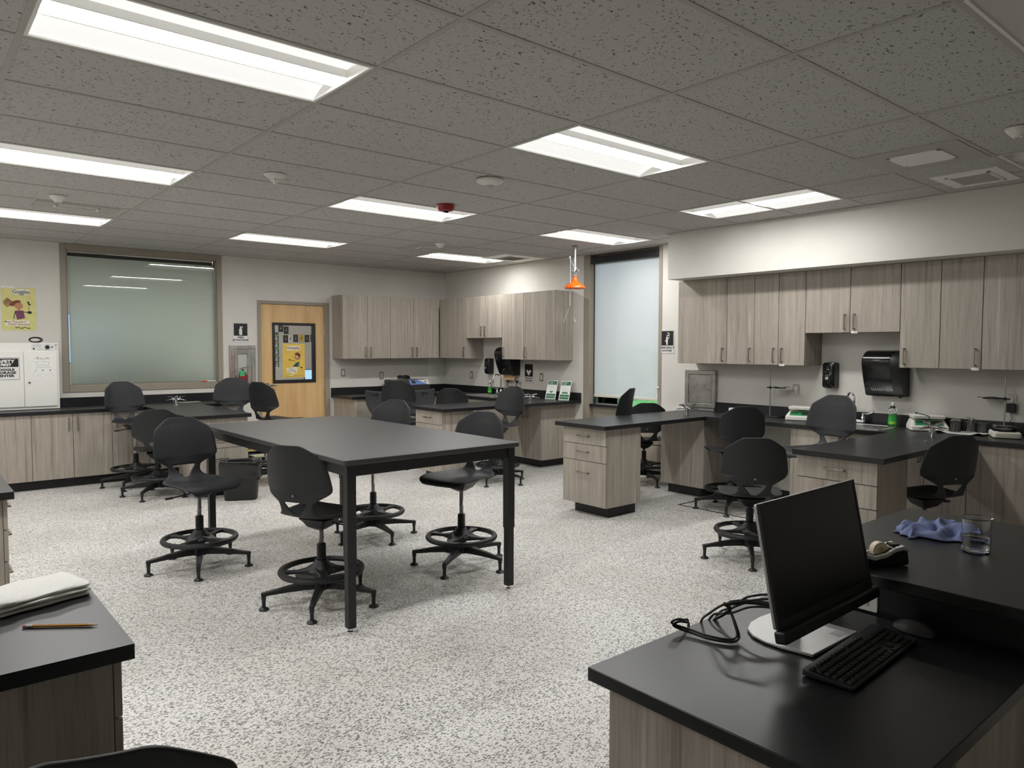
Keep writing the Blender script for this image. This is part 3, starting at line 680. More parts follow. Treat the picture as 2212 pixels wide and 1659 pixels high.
    for x, z, wv, h, hole in rows:
        row = []; cols = [-1, -.75, -.5, -.25, 0]
        us = [-(h+(wv-h)*c) for c in (1, .68, .34, 0)] + [0] + [h+(wv-h)*c for c in (0, .34, .68, 1)]
        back = max(0.0, min(1.0, (z-0.06)/0.12)) if x < -0.1 else 0.0
        for u in us:
            k = (u/0.227)**2
            row.append(bm.verts.new((x+back*0.050*k*(1.25 if z > 0.2 else 0.8), u, z+(1-back)*0.022*k*(0.4 if x > 0.18 else 1.0))))
        V.append(row)
    for i in range(len(rows)-1):
        for j in range(8):
            if j in (3, 4) and rows[i][4] and rows[i+1][4]: continue
            bm.faces.new((V[i][j], V[i][j+1], V[i+1][j+1], V[i+1][j]))
    bmesh.ops.recalc_face_normals(bm, faces=bm.faces)
    me = bpy.data.meshes.new('seat_shell'); bm.to_mesh(me); bm.free()
    so = link('seat_shell', me, MT['shell'], t)
    md = so.modifiers.new('thick', 'SOLIDIFY'); md.thickness = 0.012; md.offset = 0.0
    sub(so, 2)
    # folded skirt under the rear corners of the seat and the little badge behind the waist
    obj('badge', MB().cyl(0.007, -0.006, 0.0, 16, (-0.249, 0, 0.185), 'x'), MT['steel'], so, smooth=True)
    return t
STOOL = make_stool(); _used = []
def stool(x, y, su, yaw, base_ang, label):
    r = STOOL if not _used else dup(STOOL)
    _used.append(1)
    r.location = (x, y, 0); r.rotation_euler = (0, 0, math.radians(base_ang)); r['label'] = label
    rel = math.radians(yaw-base_ang)
    for c in r.children:
        n = c.name.split('.')[0]
        if n in ('seat_shell', 'mechanism'): c.location = (0, 0, su); c.rotation_euler = (0, 0, rel)
        elif n == 'gas_column':
            z0 = 0.34; c.location = (0, 0, z0); c.scale = (1, 1, max(0.02, su-0.03-z0))
        elif n == 'foot_ring': c.rotation_euler = (0, 0, rel*0.37)
    return r
ST = [
 (-.024, 2.477, .555, -82, 35, 'charcoal lab stool at the left corner of the work table, seen from its front'),
 (.310, 1.255, .512, 27, 19, 'charcoal lab stool at the near long side of the work table, back to the camera'),
 (1.33, 2.44, .620, -163, 50, 'charcoal lab stool on the far side of the work table, back rising above the top'),
 (1.42, 1.345, .590, -163, 70, 'charcoal lab stool by the right front leg of the work table, seat facing left'),
 (3.15, .125, .440, 39, 0, 'low charcoal lab stool with its back to the camera, just left of the monitor'),
 (.385, 6.03, .672, -74, 20, 'tall charcoal lab stool in front of the interior window, by the base cabinets'),
 (.43, 5.33, .440, 75, 14, 'low charcoal lab stool turned away, between the window stool and the table corner stool'),
 (1.43, 6.0, .685, -115, 15, 'tall charcoal lab stool below the fire extinguisher cabinet, behind the bench wing'),
 (1.72, 5.33, .675, 21, 40, 'tall charcoal lab stool standing in front of the maple door'),
 (3.40, 5.34, .645, 44, 30, 'charcoal lab stool in front of the dark bench-top appliance with the blue panel'),
 (4.02, 4.99, .541, 36, 20, 'charcoal lab stool behind the far corner bench wing, only its rounded back showing'),
 (3.63, 3.66, .605, -172, 65, 'charcoal lab stool seen side-on before the far corner bench wing, near the gas taps'),
 (4.45, 1.12, .530, 55, 205, 'charcoal lab stool at the right-hand bench, behind the low stool'),
 (4.03, .09, .675, 172, 10, 'tall charcoal lab stool facing left in front of the steel sink'),
 (3.87, -.80, .488, 64, 10, 'dark lab stool at the right-hand bench wing, its base hidden by the raised desk counter'),
 (4.16, 2.48, .640, 112, 330, 'charcoal lab stool against the window light behind the middle bench wing, left of two'),
 (4.90, 2.57, .455, 47, 30, 'low charcoal lab stool at the outside window with blue light on its seat'),
 (-1.30, -1.27, .425, 70, 10, 'dark stool at the near left bench, only its top at the picture bottom'),
]
for q in ST: stool(*q)

# two task chairs with pierced backs in front of the far corner counter
oc = thing('task_chair', 'black task chair with a pierced back below the light switch, left of its twin', 'chair', (3.50, 5.96, 0), math.radians(-112), 'task chairs with pierced backs')
P = []
for i, (z, wv, x) in enumerate(((.56,.115,-.17), (.60,.150,-.19), (.66,.195,-.21), (.73,.225,-.225), (.80,.240,-.24), (.86,.247,-.25), (.925,.250,-.258), (.955,.243,-.260))):
    P.append([(x+0.07*(u/8-0.5)**2*4*0.6, wv*(u/8-0.5)*2, z-0.030*(1-(2*u/8-1)**2)*(i/7.0)) for u in range(9)])
bk = obj('backrest', MB().grid(P), MT['shell'], oc); md = bk.modifiers.new('t', 'SOLIDIFY'); md.thickness = 0.024; md.offset = 0; sub(bk, 1)
for yy, r in ((-.125,.012), (-.078,.019), (.078,.019), (.125,.012)): obj('hole', MB().cyl(r, -0.244+0.5*yy*yy, -0.2275+0.5*yy*yy, 16, (0, yy, 0.882), 'x'), MT['black'], bk, smooth=True)
obj('back_stem', MB().loft([[(x-0.015, -0.045, z), (x+0.015, -0.045, z), (x+0.015, 0.045, z), (x-0.015, 0.045, z)] for x, z in ((-0.10, 0.455), (-0.19, 0.47), (-0.215, 0.52), (-0.222, 0.66))]), MT['black'], oc, bevel=0.005)
obj('seat', MB().prism(rr(-0.18, 0.25, -0.235, 0.235, 0.09), 0.47, 0.525), MT['shell'], oc, bevel=0.015, seg=3)
obj('column', MB().cyl(0.028, 0.10, 0.47, 18), MT['black'], oc, smooth=True)
for k in range(5):
    a = 2*PI*k/5+0.3; ca, sa = math.cos(a), math.sin(a)
    lg = obj('base_leg', MB().loft([[(ca*r-sa*y, sa*r+ca*y, z) for y, z in ((-wv, z0), (wv, z0), (wv, z1), (-wv, z1))] for r, wv, z0, z1 in ((0.02, .025, .08, .13), (.21, .016, .075, .10))]), MT['black'], oc, bevel=0.004)
    obj('caster', MB().cyl(0.027, -0.02, 0.02, 16, (ca*0.20, sa*0.20, 0.027), 'x').cyl(0.008, 0.03, 0.085, 10, (ca*0.20, sa*0.20, 0)), MT['black'], lg, smooth=True)
dup(oc, (4.05, 5.90, 0), 'black task chair with a pierced back before the appliance, right of its twin', math.radians(-112))
# ------------------------------------------------------------------ ceiling fittings
def troffer(x, y, label, rot=False, on=True):
    t = thing('ceiling_light', label, 'ceiling light', (x, y, HC), PI/2 if rot else 0, 'recessed ceiling lights')
    a, b = GX/2-0.012, GY/2-0.012
    fm = MB(); w_ = 0.014
    fm.box(-a, a, -b, -b+w_, -0.003, 0.06).box(-a, a, b-w_, b, -0.003, 0.06).box(-a, -a+w_, -b+w_, b-w_, -0.003, 0.06).box(a-w_, a, -b+w_, b-w_, -0.003, 0.06)
    fm.box(-a, a, -b, b, 0.062, 0.066)
    obj('frame', fm, MT['white'], t)
    for s in (-1, 1):
        P = []
        for k in range(9):
            f = k/8.0; yy = s*((b-w_)*(1-f)+0.076*f); zz = 0.004+0.046*math.sin(f*PI*0.62)
            P.append([(-a+w_, yy, zz), (a-w_, yy, zz)])
        obj('side_diffuser', MB().grid(P), MT['diff' if on else 'diff_off'], t, smooth=True)
        obj('rail', MB().box(-a+w_, a-w_, s*0.072-0.004, s*0.072+0.004, 0.012, 0.058), MT['white'], t)
    P = []
    for k in range(9):
        f = k/8.0*2-1; P.append([(-a+w_, 0.068*f, 0.020-0.008*(1-f*f)), (a-w_, 0.068*f, 0.020-0.008*(1-f*f))])
    obj('lens', MB().grid(P), MT['lens' if on else 'diff_off'], t, smooth=True)
    return t
TL = {(-1,0): 'big lit ceiling light at the upper left of the picture, nearest to the camera', (-1,4): 'lit ceiling light at the left edge, second in its row', (-1,8): 'lit ceiling light at the left edge above the interior window, third in its row',
      (1,4): 'lit ceiling light beside the red fire strobe', (1,8): 'lit ceiling light near the back wall between window and door', (3,8): 'lit ceiling light nearest the far corner cabinets',
      (1,0): 'lit ceiling light in the upper middle, nearest of the middle row', (3,4): 'lit ceiling light right above the emergency shower', (-3,0): 'lit ceiling light past the left picture edge, nearest row',
      (-3,4): 'lit ceiling light past the left picture edge, middle row', (-3,8): 'lit ceiling light past the left picture edge, by the back wall'}
for q in LIGHTS_ON: troffer((q[0]+0.5)*GX, (q[1]+0.5)*GY, TL[q])
troffer(3.25*GX, 1.0*GY, 'lit ceiling light running along the soffit, turned crosswise to the others', True)
for q, l in zip(LIGHTS_OFF, ('unlit ceiling light above and behind the camera', 'unlit ceiling light at the top right picture corner')): troffer((q[0]+0.5)*GX, (q[1]+0.5)*GY, l, on=False)
troffer(3.25*GX, -3.0*GY, 'unlit ceiling light at the right edge beside the air register', True, False)
for qx, qy, ql in ((1.2, 8.6, 'unseen ceiling light added to brighten the next room behind the interior window'), (3.0, 7.9, 'unseen ceiling light added to brighten the next room beyond the maple door')):
    nt = troffer(qx, qy, ql); nt.location.z = 2.75  # unseen troffers, added so the next room looks lit through the glass

def dome(name, label, cat, x, y, prof, m, extra=None):
    t = thing(name, label, cat, (x, y, HC-0.004))
    obj('housing', MB().lathe(prof[::-1] if prof[0][1] > prof[-1][1] else prof, 32), m, t, smooth=True)
    return t
sd = dome('smoke_detector', 'white round smoke detector between the two middle ceiling lights', 'smoke detector', 1.655, 1.315, [(0.0, -0.046), (0.035, -0.046), (0.045, -0.040), (0.088, -0.026), (0.097, -0.016), (0.097, -0.004), (0.085, 0)], MT['plastic_white'])
obj('sensor_ring', MB().lathe([(0.030, -0.050), (0.034, -0.046), (0.030, -0.044)], 20), MT['grey_ink'], sd, smooth=True)
fs = dome('fire_strobe', 'dark red round fire strobe on the ceiling', 'fire alarm', 1.963, 2.30, [(0.0, -0.050), (0.040, -0.050), (0.062, -0.044), (0.072, -0.030), (0.076, -0.006), (0.078, 0)], MT['red'])
obj('lens', MB().lathe([(0.0, -0.066), (0.018, -0.062), (0.026, -0.050)], 18), MT['glass'], fs, smooth=True)
for x, y, l in ((0.434, 2.18, 'white sprinkler cover hanging from the ceiling left of the strobe'),):
    t = dome('sprinkler_head', l, 'sprinkler', x, y, [(0.0, -0.062), (0.012, -0.062), (0.014, -0.05), (0.028, -0.046), (0.030, -0.03), (0.045, -0.024), (0.072, -0.008), (0.076, 0)], MT['plastic_white'])
for x, y, l in ((-0.595, 4.0, 'small white ceiling sensor at the left, above the small air register'), (3.219, 4.21, 'small white ceiling sensor in front of the far corner lights'), (3.083, -1.50, 'white round ceiling sensor cut by the right picture edge')):
    t = dome('ceiling_sensor', l, 'ceiling sensor', x, y, [(0.0, -0.052), (0.024, -0.050), (0.034, -0.038), (0.052, -0.018), (0.060, -0.006), (0.060, 0)], MT['plastic_white'])
    obj('eye', MB().lathe([(0.0, -0.054), (0.010, -0.053), (0.014, -0.049)], 14), MT['grey_ink'], t, smooth=True)

def register(label, x, y, px, py, gx, gy, rot=0.0, dark=True):
    """panel px x py lying in the grid, louvred opening gx x gy"""
    t = thing('air_register', label, 'air register', (x, y, HC), rot)
    mb = MB(); a, b, c, d = px/2, py/2, gx/2, gy/2
    for q in ((-a, a, -b, -d), (-a, a, d, b), (-a, -c, -d, d), (c, a, -d, d)): mb.box(*q, -0.006, 0.0)
    obj('panel', mb, MT['grid'] if dark else MT['white'], t)
    rim = MB(); w_ = 0.022
    for q in ((-c, c, -d, -d+w_), (-c, c, d-w_, d), (-c, -c+w_, -d, d), (c-w_, c, -d, d)): rim.box(*q, -0.012, -0.002)
    obj('rim', rim, MT['white'], t, bevel=0.002)
    obj('duct', MB().box(-c, c, -d, d, -0.003, -0.001), MT['kick'] if dark else MT['grid'], t)
    lv = MB(); n = 9
    for k in range(n):
        yy = -d+w_+(gy-2*w_)*(k+0.5)/n
        lv.add([(-c+w_, yy-0.005, -0.014), (c-w_, yy-0.005, -0.014), (c-w_, yy+0.004, -0.003), (-c+w_, yy+0.004, -0.003), (-c+w_, yy-0.0035, -0.0145), (c-w_, yy-0.0035, -0.0145), (c-w_, yy+0.0055, -0.0035), (-c+w_, yy+0.0055, -0.0035)],
               [(0,1,2,3), (7,6,5,4), (0,4,5,1), (3,2,6,7)])
    obj('louvres', lv, MT['white'] if dark else MT['grid'], t)
    return t
register('air register with dark louvres in a white panel at the upper right', 2.75*GX, -1.5*GY, GX/2-0.03, GY-0.03, 0.31, 0.30, PI/2)
register('flat white return grille close to the soffit at the right', 3.49*GX-0.02, -1.53*GY, 0.42, 0.50, 0.28, 0.34, PI/2, False)
register('small air register at the left between two ceiling lights', -0.39, 4.46, 0.62, 0.30, 0.34, 0.16)
register('small air register near the far ceiling light', 3.36, 4.66, 0.58, 0.55, 0.30, 0.20)
register('plain grey air register in the far corner of the ceiling', 4.74, 4.74, 0.70, 0.56, 0.36, 0.36, 0, False)

# ------------------------------------------------------------------ emergency shower
es = thing('emergency_shower', 'emergency shower with an orange head hanging from the ceiling', 'emergency shower', (4.555, 3.357, 0.082))
obj('pipe', MB().cyl(0.019, 2.40, HC-0.082, 18), MT['galv'], es, smooth=True)
obj('escutcheon', MB().lathe([(0.036, HC-0.092), (0.034, HC-0.086), (0.020, HC-0.083)], 20), MT['galv'], es, smooth=True)
vl = obj('valve', MB().lathe([(0.019, 2.30), (0.026, 2.305), (0.026, 2.335), (0.033, 2.35), (0.035, 2.37), (0.026, 2.395), (0.026, 2.415), (0.019, 2.42)], 20).cyl(0.020, -0.055, 0.055, 16, (0, 0, 2.37), 'y'), MT['galv'], es, smooth=True)
obj('shower_head', MB().lathe([(0.0, 2.165), (0.108, 2.165), (0.118, 2.160), (0.124, 2.168), (0.120, 2.182), (0.104, 2.200), (0.070, 2.218), (0.044, 2.240), (0.030, 2.266), (0.027, 2.285), (0.027, 2.300), (0.0, 2.302)], 40), MT['orange'], es, smooth=True)
dirx, diry = -0.76, 0.64
ar = MB().tube([(0.01, -0.02, 2.375), (dirx*0.03, diry*0.03-0.02, 2.42), (dirx*0.085, diry*0.085-0.02, 2.52)], 0.006, 8)
obj('actuator_arm', ar, MT['steel'], vl, smooth=True)
rx, ry = dirx*0.075, diry*0.075-0.03
obj('pull_rod', MB().tube([(rx, ry, 2.53), (rx*0.95, ry, 2.50), (rx*1.05, ry, 1.95)], 0.0062, 8).lathe([(0.0, 2.50), (0.014, 2.505), (0.014, 2.535), (0.0, 2.54)], 12, (rx-0.01, ry, 0)), MT['alu'], es, smooth=True)
tx, ty, tz = rx*1.05, ry, 1.95
obj('pull_triangle', MB().tube([(tx, ty, tz), (tx-dirx*0.07, ty-diry*0.07, tz-0.19), (tx+dirx*0.075, ty+diry*0.075, tz-0.19)], 0.0065, 8, True), MT['alu'], es, smooth=True)

# ------------------------------------------------------------------ signs and wall plates
def plate(mb, x0, x1, y0, y1, r, z0, z1): return mb.prism(rr(x0, x1, y0, y1, r, 4), z0, z1)
def wall_sign(label, frame, loc, w, h, lines, pict, m_text):
    t = thing('wall_sign', label, 'sign', loc, frame=frame)
    obj('plate', plate(MB(), -w/2, w/2, -h/2, h/2, 0.008, 0.001, 0.004), MT['sign_white'], t)
    bo = MB()
    k = 0.004
    for q in ((-w/2+k, w/2-k, h/2-k-0.002, h/2-k), (-w/2+k, w/2-k, -h/2+k, -h/2+k+0.002), (-w/2+k, -w/2+k+0.002, -h/2+k, h/2-k), (w/2-k-0.002, w/2-k, -h/2+k, h/2-k)): bo.box(*q, 0.004, 0.0043)
    obj('border', bo, m_text, t)
    sq = h*0.62
    pf = obj('pictogram_field', plate(MB(), -w/2+0.012, w/2-0.012, h/2-0.012-sq, h/2-0.012, 0.006, 0.004, 0.0046), m_text, t)
    mb = MB()
    for kind, *a in pict:
        if kind == 'p': mb.prism(a[0], 0.0046, 0.0054)
        else: mb.prism([(a[0]+a[2]*math.cos(2*PI*i/20), a[1]+a[2]*math.sin(2*PI*i/20)) for i in range(20)], 0.0046, 0.0054)
    obj('pictogram', mb, MT['sign_white'], pf)
    text('lettering', lines, m_text, t, 0.0046)
    return t
# fire extinguisher sign
wx, wz = 1.918, 1.738
wall_sign('black and white fire extinguisher sign above the extinguisher cabinet', 'back', (wx, YW, wz), 0.205, 0.265,
    [('FIRE', 0.036, 0, -0.068, 1.25, 0.0012), ('EXTINGUISHER', 0.030, 0, -0.102, 1.02, 0.0012)],
    [('p', rr(-0.020, 0.020, -0.034, 0.052, 0.014)), ('p', [(-0.010, 0.05), (0.010, 0.05), (0.010, 0.066), (-0.010, 0.066)]), ('p', [(-0.012, 0.078), (0.014, 0.082), (0.030, 0.074), (0.030, 0.070), (0.012, 0.070), (-0.012, 0.066)]), ('p', [(0.016, 0.068), (0.028, 0.058), (0.032, 0.062), (0.020, 0.072)])], MT['sign_black'])
# emergency shower sign
wall_sign('black and white emergency shower sign between the window and the cabinets', 'right', (XW, 2.522, 1.614), 0.205, 0.272,
    [('EMERGENCY', 0.034, 0, -0.070, 1.08, 0.0012), ('SHOWER', 0.034, 0, -0.105, 1.0, 0.0012)],
    [('c', 0.0, 0.045, 0.014), ('p', [(-0.014, 0.030), (0.014, 0.030), (0.012, -0.010), (-0.012, -0.010)]), ('p', [(-0.012, -0.010), (-0.001, -0.010), (-0.002, -0.036), (-0.010, -0.036)]), ('p', [(0.001, -0.010), (0.012, -0.010), (0.010, -0.036), (0.002, -0.036)]),
     ('p', [(-0.014, 0.030), (-0.030, 0.002), (-0.024, -0.001), (-0.010, 0.022)]), ('p', [(0.012, 0.028), (0.030, 0.036), (0.034, 0.062), (0.028, 0.064), (0.024, 0.042), (0.010, 0.022)]), ('p', [(-0.004, 0.064), (0.034, 0.070), (0.036, 0.098), (0.028, 0.098), (0.026, 0.080), (-0.004, 0.076)]), ('p', [(0.0, 0.098), (0.036, 0.092), (0.036, 0.100), (0.0, 0.106)])], MT['sign_black'])
# eyewash sign
wall_sign('black and white eyewash station sign below the far corner cabinets', 'right', (XW, 4.945, 1.178), 0.195, 0.285,
    [('EYEWASH', 0.036, 0, -0.072, 0.95, 0.0014), ('STATION', 0.036, 0, -0.108, 0.95, 0.0014)],
    [('p', [(-0.052, 0.035), (-0.030, 0.052), (0.0, 0.030), (0.030, 0.052), (0.052, 0.035), (0.045, 0.018), (0.018, -0.006), (0.016, -0.026), (-0.016, -0.026), (-0.018, -0.006), (-0.045, 0.018)])], MT['sign_black'])
def outlet(label, frame, loc, kind='duplex', m=None):
    t = thing('wall_outlet', label, 'outlet', loc, frame=frame)
    obj('plate', plate(MB(), -0.035, 0.035, -0.057, 0.057, 0.005, 0.0, 0.005), m or MT['stain'], t, bevel=0.0015)
    if kind == 'switch':
        obj('rocker', MB().box(-0.016, 0.016, -0.033, 0.033, 0.005, 0.008), MT['plastic_white'], t, bevel=0.002)
    else:
        obj('receptacle', MB().box(-0.0165, 0.0165, -0.034, 0.034, 0.005, 0.0075), MT['plastic_white'], t, bevel=0.002)
        sl = MB()
        for yy in (-0.019, 0.015):
            sl.box(-0.008, -0.006, yy, yy+0.009, 0.0075, 0.0079).box(0.005, 0.007, yy, yy+0.008, 0.0075, 0.0079)
        obj('slots', sl, MT['kick'], t)
    return t
outlet('light switch plate on the back wall nearest the maple door', 'back', (3.412, YW, 1.169), 'switch')
outlet('steel outlet plate on the back wall left of the bench-top appliance', 'back', (4.055, YW, 1.113))
outlet('steel outlet plate on the right wall between corner and soap dispenser', 'right', (XW, 6.293, 1.114))
outlet('steel outlet plate right of the eyewash station sign', 'right', (XW, 4.68, 1.131))
outlet('steel outlet plate beside the ring stand on the right wall', 'right', (XW, 0.92, 1.128))
outlet('steel outlet plate with a black plug-in adapter at the right edge', 'right', (XW, -0.925, 1.118))
ad = thing('power_adapter', 'black plug-in power adapter hanging from the outlet at the right edge', 'power adapter', (XW-0.0065, -0.928, 1.065), frame='right')
obj('case', MB().prism(rr(-0.030, 0.030, -0.036, 0.036, 0.006), 0.003, 0.042), MT['black'], ad, bevel=0.004)
obj('cable', MB().tube([(0.0, -0.036, 0.02), (0.004, -0.07, 0.02), (0.012, -0.085, 0.022), (0.0, -0.10, 0.03), (-0.004, -0.13, 0.04), (-0.03, -0.17, 0.05), (-0.06, -0.195, 0.055)], 0.0022, 6), MT['black'], ad, smooth=True)
# desk outlet plate on the riser
ol = outlet('white double outlet plate on the riser behind the monitor', 'right', (0.6895, -1.79, 0.767), 'duplex', MT['plastic_white']); ol.scale = (1.5, 0.78, 1.0)

# dispensers
def soap(label, y, z, k=1.0):
    t = thing('soap_dispenser', label, 'soap dispenser', (XW, y, z), frame='right'); t.scale = (k, k, k)
    def R(w_, h0, h1, zz, r): return [(a, b, zz) for a, b in rr(-w_, w_, h0, h1, r)]
    obj('body', MB().loft([R(0.058, -0.115, 0.118, 0.0, 0.02), R(0.060, -0.118, 0.120, 0.05, 0.022), R(0.056, -0.112, 0.116, 0.085, 0.026), R(0.040, -0.095, 0.100, 0.100, 0.03)]), MT['gloss'], t, smooth=True)
    obj('push_panel', MB().loft([R(0.036, -0.085, 0.030, 0.094, 0.03), R(0.034, -0.080, 0.026, 0.110, 0.03), R(0.022, -0.060, 0.010, 0.116, 0.02)]), MT['gloss'], t, smooth=True)
    obj('window', MB().prism(rr(-0.016, 0.016, 0.050, 0.085, 0.008), 0.0985, 0.104), MT['black'], t)
    obj('level_mark', MB().box(-0.014, 0.014, -0.035, -0.012, 0.1165, 0.1172).box(-0.006, 0.016, 0.052, 0.058, 0.104, 0.1046), MT['grey_ink'], t)
    return t
soap('black soap dispenser on the wall above the corner sink', 5.80, 1.262); soap('black soap dispenser on the wall behind the tall stool at the steel sink', 0.55, 1.283, 1.05)
def towels(label, y, z0, script):
    t = thing('towel_dispenser', label, 'paper towel dispenser', (XW, y, z0), frame='right')
    prof = [(0.0, 0.0), (0.10, 0.0), (0.125, 0.02), (0.175, 0.14), (0.215, 0.26), (0.225, 0.31), (0.215, 0.35), (0.18, 0.385), (0.13, 0.405), (0.0, 0.41)]   # (out, up)
    w_ = 0.165
    def side(x, k): return [(x, u*k+0.0, o*k) for o, u in prof]
    obj('cover', MB().loft([side(-w_, 0.97), side(-w_+0.012, 1.0), side(w_-0.085, 1.0)]), MT['gloss'], t, smooth=True)
    obj('side_case', MB().loft([side(w_-0.085, 0.985), side(w_-0.01, 0.965), side(w_, 0.94)]), MT['black'], t, smooth=True)
    mb = MB()
    if script:
        pts = []
        n = 110
        for i in range(n+1):
            f = i/n; x = -0.105+0.185*f; ph = f*2*PI*11
            amp = 0.013*(0.35+0.65*abs(math.sin(f*PI*3.1+0.4)))
            pts.append((x+0.005*math.cos(ph), 0.062+amp*math.sin(ph), 0.1435))
        pts = [(x, u, 0.125+(u-0.02)*0.4167+0.0015) for x, u, _ in pts]
        mb.tube(pts, 0.0013, 5)
    else:
        for k in range(7): mb.box(-0.07+k*0.024, -0.060+k*0.024, 0.050, 0.066, 0.125+(0.050-0.02)*0.4167, 0.125+(0.066-0.02)*0.4167+0.001)
    obj('logo_script', mb, MT['plastic_white'] if script else MT['black'], t)
    obj('foot', MB().cyl(0.012, -0.012, 0.0, 14, (w_-0.04, 0.0, 0.09), 'y'), MT['black'], t, smooth=True)
    return t
towels('black paper towel dispenser under the far corner cabinets with paper hanging out', 5.30, 1.145, False)
towels('black paper towel dispenser with pale script writing, at the right', 0.02, 1.115, True)
pt_ = thing('paper_towel', 'brown paper towel hanging from the corner dispenser', 'paper towel', (XW-0.085, 5.29, 1.062))
obj('sheet', MB().grid([[(0.012*math.sin(v*1.1), -0.125+0.25*u/8, 0.085*(1-v/5.0)+(0.02*math.sin(u*0.5) if v == 5 else 0)) for v in range(6)] for u in range(9)]), MT['kraft'], pt_, smooth=True)

# steel access box
bx = thing('access_box', 'brushed steel access box set into the wall under the first soffit cabinet', 'wall box', (XW, 2.035, 1.09), frame='right')
fm = MB(); a, b = 0.20, 0.205
for q in ((-a, a, -b, -b+0.045), (-a, a, b-0.045, b), (-a, -a+0.05, -b+0.045, b-0.045), (a-0.05, a, -b+0.045, b-0.045)): fm.box(*q, 0.0, 0.045)
obj('frame', fm, MT['stain'], bx, bevel=0.003)
d_ = obj('door', MB().box(-a+0.054, a-0.054, -b+0.049, b-0.049, 0.0, 0.042), MT['stain'], bx, bevel=0.002)
obj('knob', MB().cyl(0.009, 0.042, 0.052, 14, (a-0.085, 0.0, 0)), MT['chrome'], d_, smooth=True)
for yy in (-0.10, 0.08): obj('hinge', MB().box(-a+0.049, -a+0.058, yy-0.02, yy+0.02, 0.040, 0.048), MT['steel'], d_)

# fire extinguisher cabinet and extinguisher
fc = thing('extinguisher_cabinet', 'grey steel fire extinguisher cabinet with a narrow window and red lettering', 'fire extinguisher cabinet', (1.934, YW, 1.24), frame='back')
a, b = 0.172, 0.325; fm = MB()
for q in ((-a, a, -b, -b+0.05), (-a, a, b-0.05, b), (-a, -a+0.055, -b+0.05, b-0.05), (a-0.055, a, -b+0.05, b-0.05)): fm.box(*q, 0.0, 0.03)
obj('frame', fm, MT['stain'], fc, bevel=0.004)
dm = MB(); x0, x1, yy0, yy1 = -a+0.058, a-0.058, -b+0.053, b-0.053
for q in ((x0, x0+0.05, yy0, yy1), (x1-0.05, x1, yy0, yy1), (x0+0.05, x1-0.05, yy0, yy0+0.10), (x0+0.05, x1-0.05, yy1-0.055, yy1)): dm.box(*q, 0.004, 0.026)
fd = obj('door', dm, MT['stain'], fc, bevel=0.002)
obj('pane', MB().box(x0+0.05, x1-0.05, yy0+0.10, yy1-0.055, 0.012, 0.015), MT['pane_clear'], fd)
obj('latch', MB().box(x0+0.012, x0+0.030, -0.11, -0.055, 0.026, 0.034), MT['chrome'], fd, bevel=0.003)
obj('back_box', MB().box(x0, x1, yy0, yy1, 0.0005, 0.0025), MT['white'], fc)
letters = [(ch, 0.030, -a+0.027, b-0.085-k*0.030, 1.0, 0.001) for k, ch in enumerate('FIRE EXTINGUISHER') if ch != ' ']
text('lettering', letters, MT['redpaint'], fc, 0.0306, 'red letters running down the frame')
fe = thing('fire_extinguisher', 'red fire extinguisher with a green tag behind the cabinet window', 'fire extinguisher', (1.937, YW-0.010, 1.02), frame='back')
fe.scale = (1, 1, 0.22)
obj('cylinder', MB().lathe([(0.05, 0.0), (0.055, 0.02), (0.055, 0.14), (0.035, 0.185), (0.018, 0.20)], 24, ax='y'), MT['red'], fe, smooth=True)
obj('valve', MB().cyl(0.014, 0.20, 0.235, 14, ax='y').box(-0.045, 0.03, 0.225, 0.238, -0.012, 0.012).box(-0.012, 0.055, 0.245, 0.256, -0.012, 0.012), MT['chrome'], fe, bevel=0.002)
obj('tag', MB().box(-0.045, 0.018, 0.135, 0.205, 0.058, 0.062), MT['green_tag'], fe)

# posters
def blob(mb, cx, cy, rx, ry, z, n=20, rot=0.0, dz=0.0006):
    c, s = math.cos(rot), math.sin(rot)
    return mb.prism([(cx+rx*math.cos(2*PI*i/n)*c-ry*math.sin(2*PI*i/n)*s, cy+rx*math.cos(2*PI*i/n)*s+ry*math.sin(2*PI*i/n)*c) for i in range(n)], z, z+dz)
po = thing('safety_poster', 'yellow goggles safety poster with a cartoon pupil on the wall at the left', 'poster', (-0.548, YW, 1.963), frame='back')
obj('sheet', MB().box(-0.163, 0.163, -0.238, 0.238, 0.001, 0.0022), MT['yellow'], po)
obj('title_patch', MB().box(-0.055, 0.105, 0.158, 0.225, 0.0022, 0.0026).box(-0.135, 0.095, -0.185, -0.125, 0.0022, 0.0026), MT['label_paper'], po)
text('title', [('Goggles', 0.062, 0.024, 0.192, 0.82, 0.0010)], MT['teal_ink'], po, 0.0031)
text('caption', [('More Than Just A', 0.032, -0.036, -0.142, 0.88, 0.0004), ('Fashion Statement', 0.032, -0.004, -0.169, 0.86, 0.0004)], MT['maroon'], po, 0.0031)
fg = MB(); blob(fg, -0.035, 0.065, 0.058, 0.028, 0.0022, rot=0.4); 
for k in range(9):
    a = 2.2+k*0.22; fg.prism([(-0.045, 0.07), (-0.045+0.105*math.cos(a), 0.07+0.07*math.sin(a)), (-0.048+0.09*math.cos(a+0.10), 0.066+0.06*math.sin(a+0.1))], 0.0022, 0.0027)
obj('drawn_hair', fg, MT['brown_print'], po)
fg = MB(); blob(fg, 0.0, 0.035, 0.040, 0.036, 0.0028); fg.prism([(-0.012, 0.01), (0.012, 0.01), (0.010, -0.02), (-0.010, -0.02)], 0.0028, 0.0032); obj('drawn_face', fg, MT['skin_print'], po)
fg = MB(); fg.prism([(-0.040, -0.018), (0.040, -0.014), (0.056, -0.10), (-0.02, -0.118)], 0.0030, 0.0034); obj('drawn_shirt', fg, MT['plum'], po)
